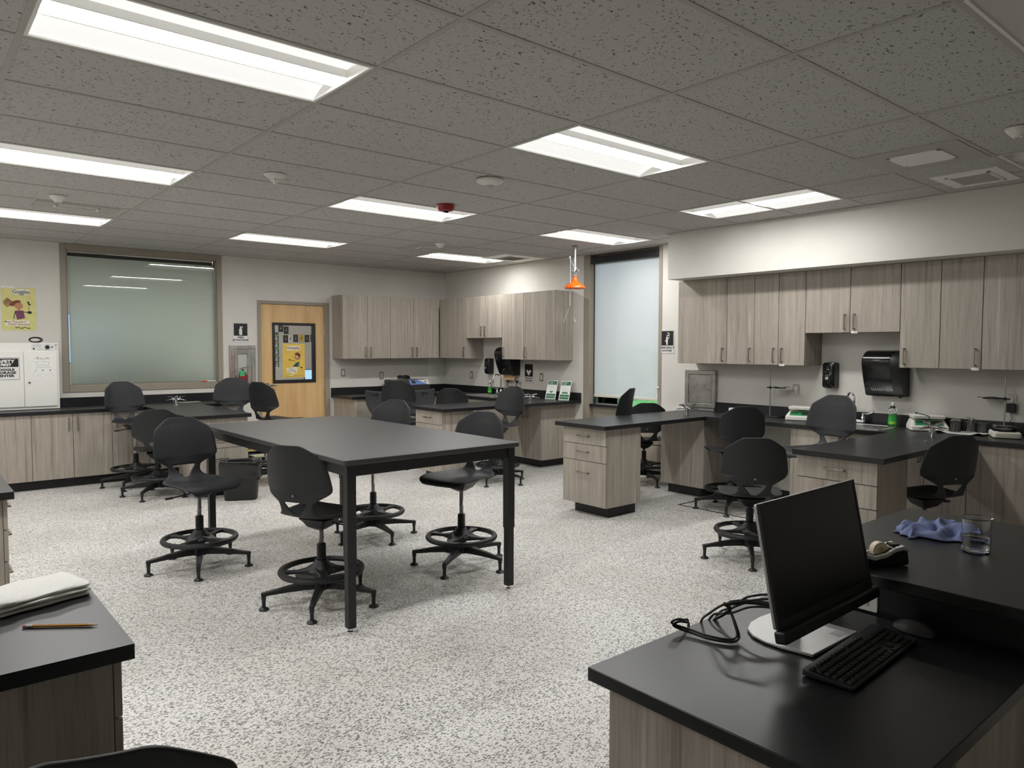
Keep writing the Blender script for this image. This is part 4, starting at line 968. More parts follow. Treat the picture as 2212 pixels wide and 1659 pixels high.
fg = MB(); fg.tube([(0.035, -0.03, 0.0033), (0.085, -0.033, 0.0033)], 0.004, 5).tube([(-0.035, -0.03, 0.0033), (-0.045, -0.07, 0.0033), (-0.05, -0.11, 0.0033)], 0.004, 5); blob(fg, 0.10, -0.035, 0.022, 0.016, 0.003)
blob(fg, 0.09, 0.075, 0.010, 0.014, 0.003); blob(fg, 0.10, 0.055, 0.012, 0.010, 0.003); fg.tube([(0.09, 0.04, 0.0033), (0.095, 0.01, 0.0033), (0.09, -0.02, 0.0033)], 0.0015, 5)
for k in range(7): blob(fg, -0.03+k*0.021, -0.208+0.006*math.sin(k*2.0), 0.010, 0.006, 0.0024, 10)
obj('drawing', fg, MT['ink'], po)
ds = MB()
for k in range(10): ds.box(-0.062+k*0.0178, -0.054+k*0.0178, 0.228, 0.2305, 0.0022, 0.0026).box(-0.062+k*0.0178, -0.054+k*0.0178, 0.151, 0.1535, 0.0022, 0.0026)
obj('stitch_border', ds, MT['teal_ink'], po)
tp = MB()
for x in (-0.14, -0.09, -0.05): tp.box(x-0.02, x+0.02, 0.232, 0.252, 0.0024, 0.003)
obj('tape', tp, MT['sign_white'], po)

hp = thing('safety_poster', 'golden horseplay safety poster with a running cartoon figure behind the door glass', 'poster', (2.668, YW+0.0215, 1.354), frame='back')
obj('sheet', MB().box(-0.163, 0.163, -0.238, 0.238, -0.0022, -0.001), MT['gold'], hp)
obj('title_patch', MB().box(-0.105, 0.090, 0.142, 0.208, -0.001, -0.0006).box(-0.108, 0.052, -0.168, -0.102, -0.001, -0.0006), MT['label_paper'], hp)
text('title', [('Horseplay', 0.056, -0.008, 0.178, 0.80, 0.0010)], MT['brown_print'], hp, -0.0001)
text('caption', [('Save It', 0.030, -0.035, -0.120, 0.9, 0.0002), ('For The Bus', 0.030, -0.030, -0.148, 0.9, 0.0002)], MT['ink'], hp, -0.0001)
fg = MB(); blob(fg, 0.052, 0.040, 0.044, 0.030, -0.001, rot=-0.3); obj('drawn_face', fg, MT['skin_print'], hp)
fg = MB(); blob(fg, 0.050, 0.092, 0.036, 0.022, -0.0008); blob(fg, 0.082, 0.070, 0.018, 0.022, -0.0008); obj('drawn_hat', fg, MT['brown_print'], hp)
fg = MB(); fg.prism([(0.030, -0.03), (0.085, -0.015), (0.060, -0.09), (-0.02, -0.085)], -0.0008, -0.0004); obj('drawn_shirt', fg, MT['green_print'], hp)
fg = MB(); fg.prism([(-0.02, -0.085), (0.055, -0.092), (0.045, -0.125), (0.0, -0.19), (-0.04, -0.19), (-0.02, -0.12)], -0.0007, -0.0003); blob(fg, -0.04, -0.208, 0.038, 0.008, -0.0007); blob(fg, 0.046, 0.056, 0.010, 0.012, -0.0005); obj('drawn_trousers', fg, MT['label_paper'], hp)
fg = MB(); fg.tube([(0.02, -0.01, 0.0), (-0.02, 0.0, 0.0), (-0.06, 0.01, 0.0)], 0.003, 5).tube([(0.07, -0.06, 0.0), (0.09, -0.09, 0.0), (0.11, -0.10, 0.0)], 0.003, 5).tube([(-0.14, -0.216, 0.0), (0.14, -0.212, 0.0)], 0.0015, 5); blob(fg, -0.065, 0.014, 0.012, 0.008, -0.0005); blob(fg, 0.115, -0.10, 0.012, 0.010, -0.0005)
obj('drawing', fg, MT['ink'], hp)

# things seen through the door glass and past the blind
nx = []
for k, (x, z, m, g) in enumerate(((3.739, 1.885, 'ink', 0), (3.840, 1.850, 'ink', 0), (3.828, 1.692, 'ink', 1), (3.920, 1.698, 'paper', 1), (4.020, 1.705, 'ink', 1), (4.132, 1.708, 'gold', 1), (4.240, 1.702, 'ink', 1), (4.352, 1.71, 'ink', 1))):
    lab = ['dark sheet pinned high on the next room wall, upper left through the door glass', 'dark narrow sheet pinned high on the next room wall, beside the first one', 'dark sheet at the left end of the row behind the door glass', 'white sheet with black spots in the row behind the door glass', 'dark sheet between the white and the golden one', 'golden sheet in the row behind the door glass', 'dark sheet right of the golden one', 'dark sheet at the right end of the row behind the door glass'][k]
    t = thing('wall_sheet', lab, 'sheet', (x, 10.05, z), frame='back', group='sheets pinned up in the next room')
    obj('sheet', MB().box(-0.045, 0.045, -0.068, 0.068, 0.001, 0.004), MT[m], t)
    dm = MB(); blob(dm, 0.0, -0.005, 0.012, 0.018, 0.004, 12); blob(dm, 0.005, 0.032, 0.006, 0.010, 0.004, 10); obj('print', dm, MT['grey_ink' if m == 'ink' else 'ink'], t)
pc = thing('pocket_chart', 'teal pocket chart full of white papers seen through the door glass', 'pocket chart', (3.63, 10.05, 1.50), frame='back'); pc.scale = (0.42, 0.62, 1)
obj('backing', MB().box(-0.16, 0.16, -0.52, 0.50, 0.001, 0.006), mat('teal_fabric', lin(40, 104, 112), 0.8), pc)
for k in range(5):
    pm2 = MB()
    for q in range(3): pm2.prism([(-0.14+q*0.09, 0.26-k*0.2), (-0.08+q*0.09, 0.26-k*0.2), (-0.10+q*0.09, 0.39-k*0.2), (-0.15+q*0.09, 0.39-k*0.2)], 0.006, 0.009)
    obj('papers', pm2, MT['paper'], pc)
    obj('strip', MB().box(-0.16, 0.16, 0.405-k*0.2, 0.43-k*0.2, 0.006, 0.009), MT['gold'], pc)
nd = thing('display_screen', 'lit blue display standing beyond the left part of the interior window', 'screen', (0.17, YW+0.45, 1.62), frame='back')
obj('panel', MB().box(-0.40, 0.42, -0.28, 0.33, -0.03, -0.004), MT['black'], nd); obj('lit_face', MB().box(-0.39, 0.41, -0.27, 0.32, -0.004, -0.002), MT['display_blue'], nd)
obj('stand', MB().cyl(0.03, -1.59, -0.28, 14, (0, 0, -0.03), 'y').box(-0.25, 0.25, -1.62, -1.59, -0.25, 0.2), MT['black'], nd)
nm = thing('computer_monitor', 'small lit blue monitor seen at the lower right of the door glass', 'monitor', (3.262, YW+0.75, 1.12), frame='back')
obj('panel', MB().box(-0.11, 0.11, -0.085, 0.085, -0.02, -0.004), MT['black'], nm); obj('lit_face', MB().box(-0.10, 0.10, -0.075, 0.075, -0.004, -0.002), MT['display_blue'], nm)
obj('stand', MB().box(-0.02, 0.02, -0.27, -0.085, -0.02, -0.008).box(-0.09, 0.09, -0.28, -0.265, -0.08, 0.06), MT['black'], nm)
nb = thing('desk', 'grey desk in the next room below the door glass', 'desk', (2.9, YW+0.95, 0))
obj('desk_top', MB().box(-0.75, 0.75, -0.35, 0.35, 0.82, 0.85), MT['tabletop'], nb, bevel=0.003)
for sx in (-1, 1): obj('leg', MB().box(sx*0.70-0.025, sx*0.70+0.025, -0.30, 0.30, 0, 0.82), MT['frame_black'], nb)
# ------------------------------------------------------------------ things on the worktops
Z = HCT
def gas_taps(label, x, y, rot, k=1.0):
    t = thing('gas_tap', label, 'gas tap', (x, y, Z), rot, 'chrome gas turrets on the bench wings'); t.scale = (k, k, k)
    obj('post', MB().lathe([(0.026, 0.0), (0.026, 0.006), (0.017, 0.010), (0.017, 0.062), (0.022, 0.066), (0.022, 0.080), (0.012, 0.086)], 20), MT['chrome'], t, smooth=True)
    for k2 in range(4):
        a = PI/4+k2*PI/2; ca, sa = math.cos(a), math.sin(a)
        v = obj('cock', MB().tube([(ca*0.012, sa*0.012, 0.072), (ca*0.045, sa*0.045, 0.072), (ca*0.060, sa*0.060, 0.070), (ca*0.118, sa*0.118, 0.058)], 0.009, 10, rs=[0.009, 0.011, 0.008, 0.0035]), MT['chrome'], t, smooth=True)
        obj('handle', MB().cyl(0.010, 0.07, 0.098, 12, (ca*0.043, sa*0.043, 0)).tube([(ca*0.030, sa*0.030, 0.096), (ca*0.043-sa*0.004, sa*0.043+ca*0.004, 0.098), (ca*0.092-sa*0.02, sa*0.092+ca*0.02, 0.106)], 0.007, 8, rs=[0.006, 0.0075, 0.006]), MT['chrome'], v, smooth=True)
    return t
gas_taps('chrome gas turret on the middle bench wing, in front of the steel wall box', 4.63, 1.78, 0.2)
gas_taps('chrome gas turret on the right-hand bench wing, before the white balance', 4.62, -0.569, 0.2)
gas_taps('chrome gas turret on the far corner wing beside the green cards', 4.468, 4.05, 0.2)
gas_taps('chrome gas turret on the back bench below the interior window', 0.913, 6.37, 0.2)

def faucet(label, x, y, rot, h=0.27, wings=True):
    """spout reaches along local +X"""
    t = thing('sink_faucet', label, 'faucet', (x, y, Z), rot, 'chrome gooseneck faucets')
    obj('deck_plate', MB().prism(rr(-0.025, 0.025, -0.11, 0.11, 0.02), 0.006, 0.036), MT['chrome'], t, bevel=0.008, seg=3)
    pts = [(0, 0, 0.03), (0, 0, h-0.075)]
    for k in range(9):
        a = PI-PI*k/8; pts.append((0.075+0.075*math.cos(a), 0, h-0.075+0.075*math.sin(a)))
    pts += [(0.15, 0, h-0.10)]
    obj('spout', MB().tube(pts, 0.0095, 12).lathe([(0.020, 0.036), (0.018, 0.07), (0.011, 0.085)], 18).cyl(0.0125, h-0.125, h-0.09, 14, (0.15, 0, 0)), MT['chrome'], t, smooth=True)
    for s in (-1, 1):
        v = obj('valve', MB().lathe([(0.021, 0.036), (0.019, 0.06), (0.013, 0.072), (0.017, 0.086), (0.012, 0.098)], 16, (0, s*0.085, 0)), MT['chrome'], t, smooth=True)
        if wings: obj('wing_handle', MB().tube([(0, s*0.085, 0.092), (0.02, s*0.115, 0.092), (0.03, s*0.155, 0.10), (0.022, s*0.19, 0.125)], 0.006, 8, rs=[0.007, 0.006, 0.008, 0.010]), MT['chrome'], v, smooth=True)
    return t
faucet('chrome gooseneck faucet at the steel sink on the right wall', 5.155, 0.30, PI, 0.285)
faucet('chrome gooseneck faucet at the sink in the far corner', 5.14, 5.45, PI, 0.30)
# eyewash
ew = thing('eyewash_station', 'chrome eyewash arm with two black spray cups behind the corner sink', 'eyewash', (5.17, 5.20, Z))
obj('arm', MB().cyl(0.013, 0.0, 0.13, 14).tube([(0, 0.16, 0.125), (0, -0.02, 0.125), (0, -0.13, 0.125)], 0.011, 10).lathe([(0.024, 0), (0.022, 0.02), (0.014, 0.03)], 16), MT['chrome'], ew, smooth=True)
for yy in (0.10, -0.10):
    c_ = obj('spray_cup', MB().tube([(0, yy, 0.125), (-0.02, yy+0.02, 0.15), (-0.005, yy+0.03, 0.175), (0, yy+0.028, 0.188)], 0.006, 8).lathe([(0.010, 0.183), (0.026, 0.212), (0.030, 0.216), (0.0, 0.214)], 18, (0, yy+0.028, 0)), MT['black'], ew, smooth=True)
obj('tag', MB().box(-0.024, -0.022, 0.035, 0.075, 0.03, 0.115).box(-0.027, -0.025, -0.012, 0.03, 0.025, 0.112), MT['orange_tag'], ew, label='orange paper tags')

def dish_soap(label, x, y, rot, k=1.0):
    t = thing('soap_bottle', label, 'dish soap bottle', (x, y, Z), rot, 'bottles of green dish soap'); t.scale = (k*0.72, k, k)
    prof = [(0.0, 0.0), (0.033, 0.0), (0.036, 0.006), (0.036, 0.05), (0.030, 0.085), (0.036, 0.125), (0.034, 0.150), (0.020, 0.172), (0.013, 0.180), (0.013, 0.188)]
    obj('bottle', MB().lathe(prof, 28), MT['glass'], t, smooth=True)
    obj('liquid', MB().lathe([(0.0, 0.002), (0.0315, 0.002), (0.0345, 0.007), (0.0345, 0.05), (0.0288, 0.085), (0.031, 0.098), (0.0, 0.098)], 28), MT['green_soap'], t, smooth=True)
    lb = MB(); P = []
    for v in range(5):
        zz = 0.018+0.085*v/4; r = 0.0372 if zz < 0.055 else 0.0372-0.0055*min(1, (zz-0.055)/0.03)
        P.append([(r*math.cos(a), r*math.sin(a), zz+(0.016*(u/10.0) if v == 4 else 0)) for u, a in ((u, -1.2+2.4*u/10) for u in range(11))])
    obj('label', lb.grid(P), MT['green_label'], t, smooth=True)
    P = [[(0.0378*math.cos(a), 0.0378*math.sin(a), 0.024+0.022*v) for a in (-0.6+1.2*u/8 for u in range(9))] for v in range(2)]
    obj('label_patch', MB().grid(P), MT['lime_label'], t, smooth=True)
    obj('cap', MB().lathe([(0.015, 0.186), (0.015, 0.200), (0.008, 0.206), (0.008, 0.214), (0.0, 0.215)], 18), MT['plastic_white'], t, smooth=True)
    return t
dish_soap('green dish soap bottle beside the steel sink on the right wall', 5.099, -0.065, PI+0.35, 1.02)
dish_soap('green dish soap bottle behind the corner sink', 5.165, 5.74, PI+0.5, 0.95)

# green instruction cards leaning on the backsplash
def card(label, p0, p1, title, hgt=0.262):
    a, b = Vector((p0[0], p0[1], 0)), Vector((p1[0], p1[1], 0)); X = (b-a).normalized(); n = X.cross(Vector((0, 0, 1))).normalized()
    if n.dot(Vector((-1, -1, 0))) < 0: n = -n
    lean = math.radians(17); Y = (Vector((0, 0, 1))*math.cos(lean)-n*math.sin(lean)).normalized(); Zn = X.cross(Y).normalized()
    t = thing('instruction_card', label, 'card', (0, 0, 0)); c = (a+b)/2; Mx = Matrix.Identity(4)
    for i in range(3): Mx[i][0], Mx[i][1], Mx[i][2], Mx[i][3] = X[i], Y[i], Zn[i], (c[0], c[1], Z+0.001)[i]
    t.matrix_world = Mx; w_ = (b-a).length/2
    obj('card', MB().box(-w_, w_, 0, hgt, -0.003, 0), MT['sign_card'], t)
    k = w_-0.010
    for y0, y1 in ((hgt-0.062, hgt-0.012), (0.045, 0.074), (0.010, 0.040)): obj('green_band', MB().box(-k, k, y0, y1, 0, 0.0006), MT['sign_green'], t)
    gb = MB()
    if 'Eye' in title: gb.prism([(-0.028, 0.106), (-0.022, 0.116), (0.0, 0.106), (0.022, 0.116), (0.028, 0.106), (0.006, 0.086), (-0.006, 0.086)], 0, 0.0006)
    else: gb.box(-0.045, 0.045, 0.086, 0.108, 0, 0.0006)
    obj('green_emblem', gb, MT['sign_green'], t)
    text('title', [('Emergency', 0.021, -0.016, hgt-0.027, 0.9, 0.0002), (title, 0.021, -0.020 if 'Eye' in title else -0.022, hgt-0.047, 0.9, 0.0002)], MT['sign_card'], t, 0.0009)
    lg = MB()
    def oval(cx, cy, rx, ry): lg.tube([(cx+rx*math.cos(2*PI*i/24), cy+ry*math.sin(2*PI*i/24), 0.0008) for i in range(24)], 0.0011, 5, True)
    if 'Eye' in title: oval(0.008, 0.150, 0.022, 0.030)
    else: oval(-0.018, 0.142, 0.017, 0.024); lg.tube([(0.008, 0.120, 0.0008), (0.030, 0.165, 0.0008), (0.044, 0.120, 0.0008)], 0.0011, 5, True)
    obj('drawing', lg, MT['grey_ink'], t)
    return t
card('green and white emergency card leaning on the wall, left of two', (5.075, 4.43), (5.115, 4.275), 'Eyewash')
card('green and white emergency card leaning on the wall, right of two', (5.075, 4.17), (5.11, 4.01), 'Shower')

# dark bench-top appliance with a blue panel, and the cable bundle on it
ap_ = thing('bench_appliance', 'dark bench-top appliance with a pale blue control panel in the far corner', 'appliance', (4.39, 6.80, Z))
sec = [(-0.125, 0.0), (0.14, 0.0), (0.14, 0.195), (-0.055, 0.195), (-0.125, 0.118)]
obj('housing', MB().loft([[(x, y, z) for y, z in sec] for x in (-0.33, 0.33)]), MT['bath'], ap_, bevel=0.004)
obj('feet', MB().box(-0.30, -0.26, -0.10, 0.12, -0.001, 0.004).box(0.26, 0.30, -0.10, 0.12, -0.001, 0.004), MT['black'], ap_)
obj('lid', MB().box(-0.32, 0.14, -0.05, 0.13, 0.195, 0.203), MT['stain'], ap_, bevel=0.003)
v0, v1 = Vector((0, -0.125, 0.118)), Vector((0, -0.055, 0.195)); dv = (v1-v0); nn = Vector((0, -dv.z, dv.y)).normalized()
def on_slope(x, f, o=0.0012): p = v0+dv*f+nn*o; return (x, p.y, p.z)
cp = obj('control_panel', MB().add([on_slope(-0.02, 0.06), on_slope(0.325, 0.06), on_slope(0.325, 0.95), on_slope(-0.02, 0.95)], [(0,1,2,3)]), MT['blue_panel'], ap_)
obj('panel_wedge', MB().add([on_slope(0.325, 0.06, 0.0016), on_slope(0.325, 0.95, 0.0016), on_slope(0.14, 0.95, 0.0016), on_slope(0.285, 0.06, 0.0016)], [(0,1,2,3)]), MT['plastic_white'], cp)
obj('readout', MB().add([on_slope(0.015, 0.25, 0.002), on_slope(0.085, 0.25, 0.002), on_slope(0.085, 0.82, 0.002), on_slope(0.015, 0.82, 0.002)], [(0,1,2,3)]), MT['bath'], cp)
obj('mark', MB().add([on_slope(0.105, 0.5, 0.002), on_slope(0.135, 0.5, 0.002), on_slope(0.135, 0.68, 0.002), on_slope(0.105, 0.68, 0.002)], [(0,1,2,3)]), MT['maroon'], cp)
obj('knob', MB().add([on_slope(0.255, 0.42, 0.003), on_slope(0.275, 0.42, 0.003), on_slope(0.275, 0.68, 0.003), on_slope(0.255, 0.68, 0.003)], [(0,1,2,3)]), MT['black'], cp)
cb = thing('cable_bundle', 'bundled black cable lying on top of the bench-top appliance', 'cable', (4.33, 6.83, Z+0.203))
mb = MB(); random.seed(3)
for k in range(5):
    pts = []
    for i in range(22):
        a = 2*PI*i/22+k; pts.append((0.085*math.cos(a)+0.02*math.sin(k*2+a*2), 0.030*math.sin(a)+0.008*math.cos(k+a), 0.012+0.011*k*(0.7+0.3*math.sin(a*2+k))))
    mb.tube(pts, 0.008, 7, True)
obj('loops', mb, MT['black'], cb, smooth=True); obj('plug', MB().box(0.075, 0.115, -0.018, 0.012, 0.001, 0.028), MT['black'], cb, bevel=0.004)

# balances
def balance(label, x, y, rot, w_=0.30, d_=0.26):
    t = thing('balance', label, 'laboratory balance', (x, y, Z), rot, 'white balances on the right-hand bench')
    a, b = w_/2, d_/2
    obj('housing', MB().loft([[(px, py, 0.006) for px, py in rr(-a, a, -b, b, 0.02)], [(px, py, 0.035) for px, py in rr(-a, a, -b, b, 0.02)], [(px, py, 0.088) for px, py in rr(-a+0.02, a-0.02, -b+0.10, b-0.01, 0.02)]]), MT['plastic_white'], t, smooth=True)
    v0, v1 = Vector((0, -b, 0.035)), Vector((0, -b+0.10, 0.088)); dv = v1-v0; nn = Vector((0, -dv.z, dv.y)).normalized()
    def os_(x, f, o=0.0015): p = v0+dv*f+nn*o; return (x, p.y, p.z)
    pn = obj('green_panel', MB().add([os_(-a+0.035, 0.22), os_(a-0.035, 0.22), os_(a-0.04, 0.85), os_(-a+0.04, 0.85)], [(0,1,2,3)]), mat('panel_green', lin(44, 140, 84), 0.4), t)
    obj('readout', MB().add([os_(0.01, 0.34, 0.002), os_(0.075, 0.34, 0.002), os_(0.075, 0.74, 0.002), os_(0.01, 0.74, 0.002)], [(0,1,2,3)]).add([os_(-0.09, 0.5, 0.002), os_(-0.02, 0.5, 0.002), os_(-0.02, 0.62, 0.002), os_(-0.09, 0.62, 0.002)], [(0,1,2,3)]), MT['ink'], pn)
    obj('pan_support', MB().cyl(0.04, 0.085, 0.098, 18, (0, 0.02, 0)), MT['black'], t)
    obj('weighing_pan', MB().loft([[(px, py+0.01, zz) for px, py in rr(-a+0.03-g, a-0.03+g, -b+0.05-g, b-0.03+g, 0.03)] for zz, g in ((0.098, -0.01), (0.102, 0.012), (0.122, 0.016), (0.128, 0.008))]), MT['plastic_white'], t, smooth=True)
    obj('feet', MB().cyl(0.012, 0, 0.008, 10, (-a+0.03, -b+0.03, 0)).cyl(0.012, 0, 0.008, 10, (a-0.03, -b+0.03, 0)).cyl(0.012, 0, 0.008, 10, (-a+0.03, b-0.03, 0)).cyl(0.012, 0, 0.008, 10, (a-0.03, b-0.03, 0)), MT['black'], t)
    return t
balance('white balance with a green panel right of the soap bottle, cord lying over it', 5.06, -0.365, -PI/2+0.52, 0.285, 0.26)
balance('white balance with a green panel half hidden by the tall stool', 5.05, 0.755, -PI/2+0.30, 0.26, 0.24)
cd2 = thing('loose_cord', 'black cord curling over the white balance pan beside the soap bottle', 'cord', (5.02, -0.40, Z))
obj('cord', MB().tube([(0.11, 0.16, 0.006), (0.12, 0.12, 0.10), (0.05, 0.135, 0.137), (0.01, 0.12, 0.145), (0.02, 0.085, 0.135), (-0.03, 0.04, 0.135), (-0.08, -0.02, 0.128), (-0.15, -0.06, 0.06), (-0.17, -0.08, 0.005), (-0.19, -0.13, 0.004)], 0.0035, 8), MT['black'], cd2, smooth=True)
lb_ = thing('balance', 'low cream balance under a clear lid beside the ring stand at the right edge', 'laboratory balance', (4.985, -0.955, Z), -PI/2+0.42, 'white balances on the right-hand bench')
obj('housing', MB().loft([[(px, py, zz) for px, py in rr(-0.095+g, 0.095-g, -0.13+g, 0.13-g, 0.022)] for zz, g in ((0.005, 0.004), (0.012, 0), (0.04, 0.002), (0.050, 0.012))]), MT['cream'], lb_, smooth=True)
obj('readout', MB().box(-0.055, 0.055, -0.112, -0.080, 0.050, 0.052), MT['bath'], lb_)
obj('lid', MB().loft([[(px, py+0.02, zz) for px, py in rr(-0.082+g, 0.082-g, -0.085+g, 0.10-g, 0.02)] for zz, g in ((0.050, 0.0), (0.082, 0.008), (0.090, 0.02))]), MT['glass'], lb_, smooth=True)
obj('weighing_pan', MB().cyl(0.05, 0.052, 0.056, 24, (0, 0.03, 0)), MT['steel'], lb_, smooth=True)
# ring stands
def ring_stand(label, x, y, rot, h, rz):
    t = thing('ring_stand', label, 'ring stand', (x, y, Z), rot, 'ring stands with wire gauze')
    obj('base_plate', MB().prism(rr(-0.13, 0.05, -0.075, 0.075, 0.012), 0.0, 0.012), MT['frame_black'], t, bevel=0.003)
    obj('rod', MB().cyl(0.0055, 0.010, h, 12), MT['steel'], t, smooth=True)
    rg = obj('ring', MB().tube([(-0.105+0.05*math.cos(2*PI*i/28), 0.05*math.sin(2*PI*i/28), rz) for i in range(28)], 0.004, 7, True).tube([(0.022, 0, rz), (-0.055, 0, rz)], 0.005, 8).cyl(0.011, rz-0.012, rz+0.012, 12).box(0.010, 0.034, -0.008, 0.008, rz-0.006, rz+0.006), MT['frame_black'], t, smooth=True)
    P = [[(-0.105-0.072+0.144*u/6, -0.072+0.144*v/6, rz+0.006+0.004*math.sin(u*1.1+v*0.8)) for v in range(7)] for u in range(7)]
    g_ = obj('wire_gauze', MB().grid(P), mat('wire_gauze', lin(72, 70, 66), 0.6, 0.6), t, smooth=True); md = g_.modifiers.new('t', 'SOLIDIFY'); md.thickness = 0.0015
    return t
ring_stand('ring stand holding wire gauze in front of the middle outlet', 5.10, 1.12, PI/2, 0.475, 0.295); ring_stand('ring stand holding wire gauze at the right picture edge', 5.14, -0.905, -PI/2, 0.465, 0.29)
# glassware
def beaker_mesh(r, h, th=0.0022, lip=True):
    return MB().lathe([(0.0, 0.0), (r-0.006, 0.0), (r, 0.006), (r, h-0.004), (r+(0.0035 if lip else 0), h), (r+0.001, h+0.001), (r-th, h-0.006), (r-th, 0.008), (r-th-0.005, 0.0035), (0.0, 0.0035)], 36)
BK = None
for k, (x, y, r, h, l) in enumerate(((5.05, -0.585, .038, .098, 'upturned glass beaker on the paper sheet, the front left one'), (5.17, -0.545, .037, .094, 'upturned glass beaker standing behind the front left one'),
                                      (5.17, -0.66, .036, .088, 'upturned glass beaker in the middle of the paper sheet, next to the measuring cylinder'), (5.13, -0.755, .036, .086, 'upturned glass beaker nearest the low cream balance'))):
    o = tag(obj('beaker', beaker_mesh(r, h), MT['glass'], None, smooth=True), l, 'beaker', 'upturned beakers on the right-hand bench'); o.location = (x, y, Z+h+0.004); o.rotation_euler = (PI, 0, 0)
gc = thing('measuring_cylinder', 'glass measuring cylinder upside down with its six-sided foot in the air', 'measuring cylinder', (5.075, -0.665, Z+0.004))
gc.rotation_euler = (0.16, 0.10, 0)
obj('tube', MB().lathe([(0.010, 0.0), (0.010, 0.118), (0.0, 0.118)], 20).lathe([(0.0085, 0.0), (0.0085, 0.112)], 20), MT['glass'], gc, smooth=True)
obj('foot', MB().prism([(0.034*math.cos(PI/3*i), 0.034*math.sin(PI/3*i)) for i in range(6)], 0.118, 0.126), MT['glass'], gc, bevel=0.002)
ps = thing('paper_sheet', 'crinkled white paper towel sheet under the upturned beakers', 'paper', (5.03, -0.64, Z+0.001))
P = [[(-0.12+0.27*u/8, -0.19+0.40*v/14, 0.0015+0.020*max(0.0, math.sin(v*0.62+0.9))**3*(1-u/9.0)) for v in range(15)] for u in range(9)]
o = obj('sheet', MB().grid(P), MT['paper'], ps, smooth=True); md = o.modifiers.new('t', 'SOLIDIFY'); md.thickness = 0.001
fk = thing('flask', 'clear glass flask at the backsplash behind the stool at the right-hand bench', 'flask', (5.08, 1.44, Z))
obj('bulb', MB().lathe([(0.0, 0.0), (0.030, 0.0), (0.036, 0.008), (0.030, 0.04), (0.014, 0.066), (0.012, 0.085), (0.016, 0.088), (0.0105, 0.083), (0.0125, 0.066), (0.028, 0.040), (0.034, 0.009), (0.0, 0.003)], 28), MT['glass'], fk, smooth=True)
wp = tag(obj('carton', MB().box(-0.025, 0.025, -0.04, 0.04, 0, 0.062), MT['paper'], None, bevel=0.003), 'small white pack next to the glass flask on the right-hand bench', 'pack'); wp.location = (5.09, 1.535, Z)

# goggle cabinet on the back bench
gcab = thing('goggle_cabinet', 'white steel goggle storage cabinet standing on the back bench', 'storage cabinet', (-0.225, 6.988, Z), frame='back')
W_, H_, D_ = 0.665, 0.735, 0.293
obj('body', MB().box(-W_, 0, 0.004, H_, 0, D_), MT['white'], gcab, bevel=0.004)
for x0, x1, nm in ((-W_+0.025, -0.334, 0), (-0.330, -0.022, 1)):
    d2 = obj('door', MB().box(x0, x1, 0.036, 0.640, D_, D_+0.016), MT['white'], gcab, bevel=0.003)
    if nm: obj('knob', MB().cyl(0.011, D_+0.016, D_+0.028, 16, (x0+0.045, 0.30, 0)), MT['nickel'], d2, smooth=True)
cp = obj('control_panel', MB().box(-0.252, -0.004, 0.655, 0.722, D_, D_+0.002), MT['sign_white'], gcab)
dl = MB(); k = 0.002
for q in ((-0.252, -0.004, 0.655, 0.657), (-0.252, -0.004, 0.720, 0.722), (-0.252, -0.250, 0.655, 0.722), (-0.006, -0.004, 0.655, 0.722)): dl.box(*q, D_+0.002, D_+0.0026)
for k2 in range(4): dl.box(-0.243, -0.16, 0.711-k2*0.0075, 0.7135-k2*0.0075, D_+0.002, D_+0.0026)
dl.box(-0.195, -0.155, 0.664, 0.670, D_+0.002, D_+0.0026).box(-0.042, -0.012, 0.700, 0.716, D_+0.002, D_+0.0024).box(-0.032, -0.018, 0.672, 0.684, D_+0.002, D_+0.0026)
dl.tube([(-0.108+0.029*math.cos(2*PI*i/28), 0.689+0.029*math.sin(2*PI*i/28), D_+0.0024) for i in range(28)], 0.0007, 4, True)
obj('panel_print', dl, MT['grey_ink'], cp)
obj('dial', MB().cyl(0.020, D_+0.002, D_+0.020, 24, (-0.108, 0.689, 0)).box(-0.110, -0.106, 0.675, 0.708, D_+0.02, D_+0.024), MT['black'], cp, smooth=True)
obj('pilot_lamp', MB().cyl(0.008, D_+0.002, D_+0.008, 14, (-0.062, 0.689, 0)).cyl(0.009, D_+0.002, D_+0.006, 14, (-0.234, 0.671, 0)), MT['black'], cp, smooth=True)
ss = thing('safety_sign', 'black and white safety first sign on the goggle cabinet door', 'sign', (-0.225-0.49, 6.988-D_-0.0165, Z+0.455), frame='back')
obj('plate', plate(MB(), -0.118, 0.118, -0.120, 0.120, 0.006, 0.0, 0.002), MT['sign_white'], ss)
bo = MB()
for q in ((-0.118, 0.118, 0.117, 0.120), (-0.118, 0.118, -0.120, -0.117), (-0.118, -0.115, -0.12, 0.12), (0.115, 0.118, -0.12, 0.12)): bo.box(*q, 0.002, 0.0024)
obj('border', bo, MT['sign_black'], ss)
obj('header', plate(MB(), -0.110, 0.110, 0.018, 0.110, 0.008, 0.002, 0.0026), MT['sign_black'], ss)
text('header_lettering', [('SAFETY', 0.046, -0.012, 0.078, 1.12, 0.0022), ('FIRST', 0.036, -0.002, 0.040, 1.12, 0.002)], MT['sign_white'], ss, 0.0031)
text('lettering', [('GOGGLE', 0.034, -0.016, -0.012, 1.3, 0.0018), ('STORAGE', 0.034, -0.010, -0.045, 1.3, 0.0018), ('CENTER', 0.034, -0.012, -0.078, 1.3, 0.0018)], MT['sign_black'], ss, 0.0026)
gs = thing('goggle_sheet', 'white goggles instruction sheet on the right door of the goggle cabinet', 'sheet', (-0.225-0.157, 6.988-D_-0.0165, Z+0.475), frame='back')
obj('sheet', MB().box(-0.106, 0.106, -0.145, 0.145, 0.0, 0.001), MT['paper'], gs)
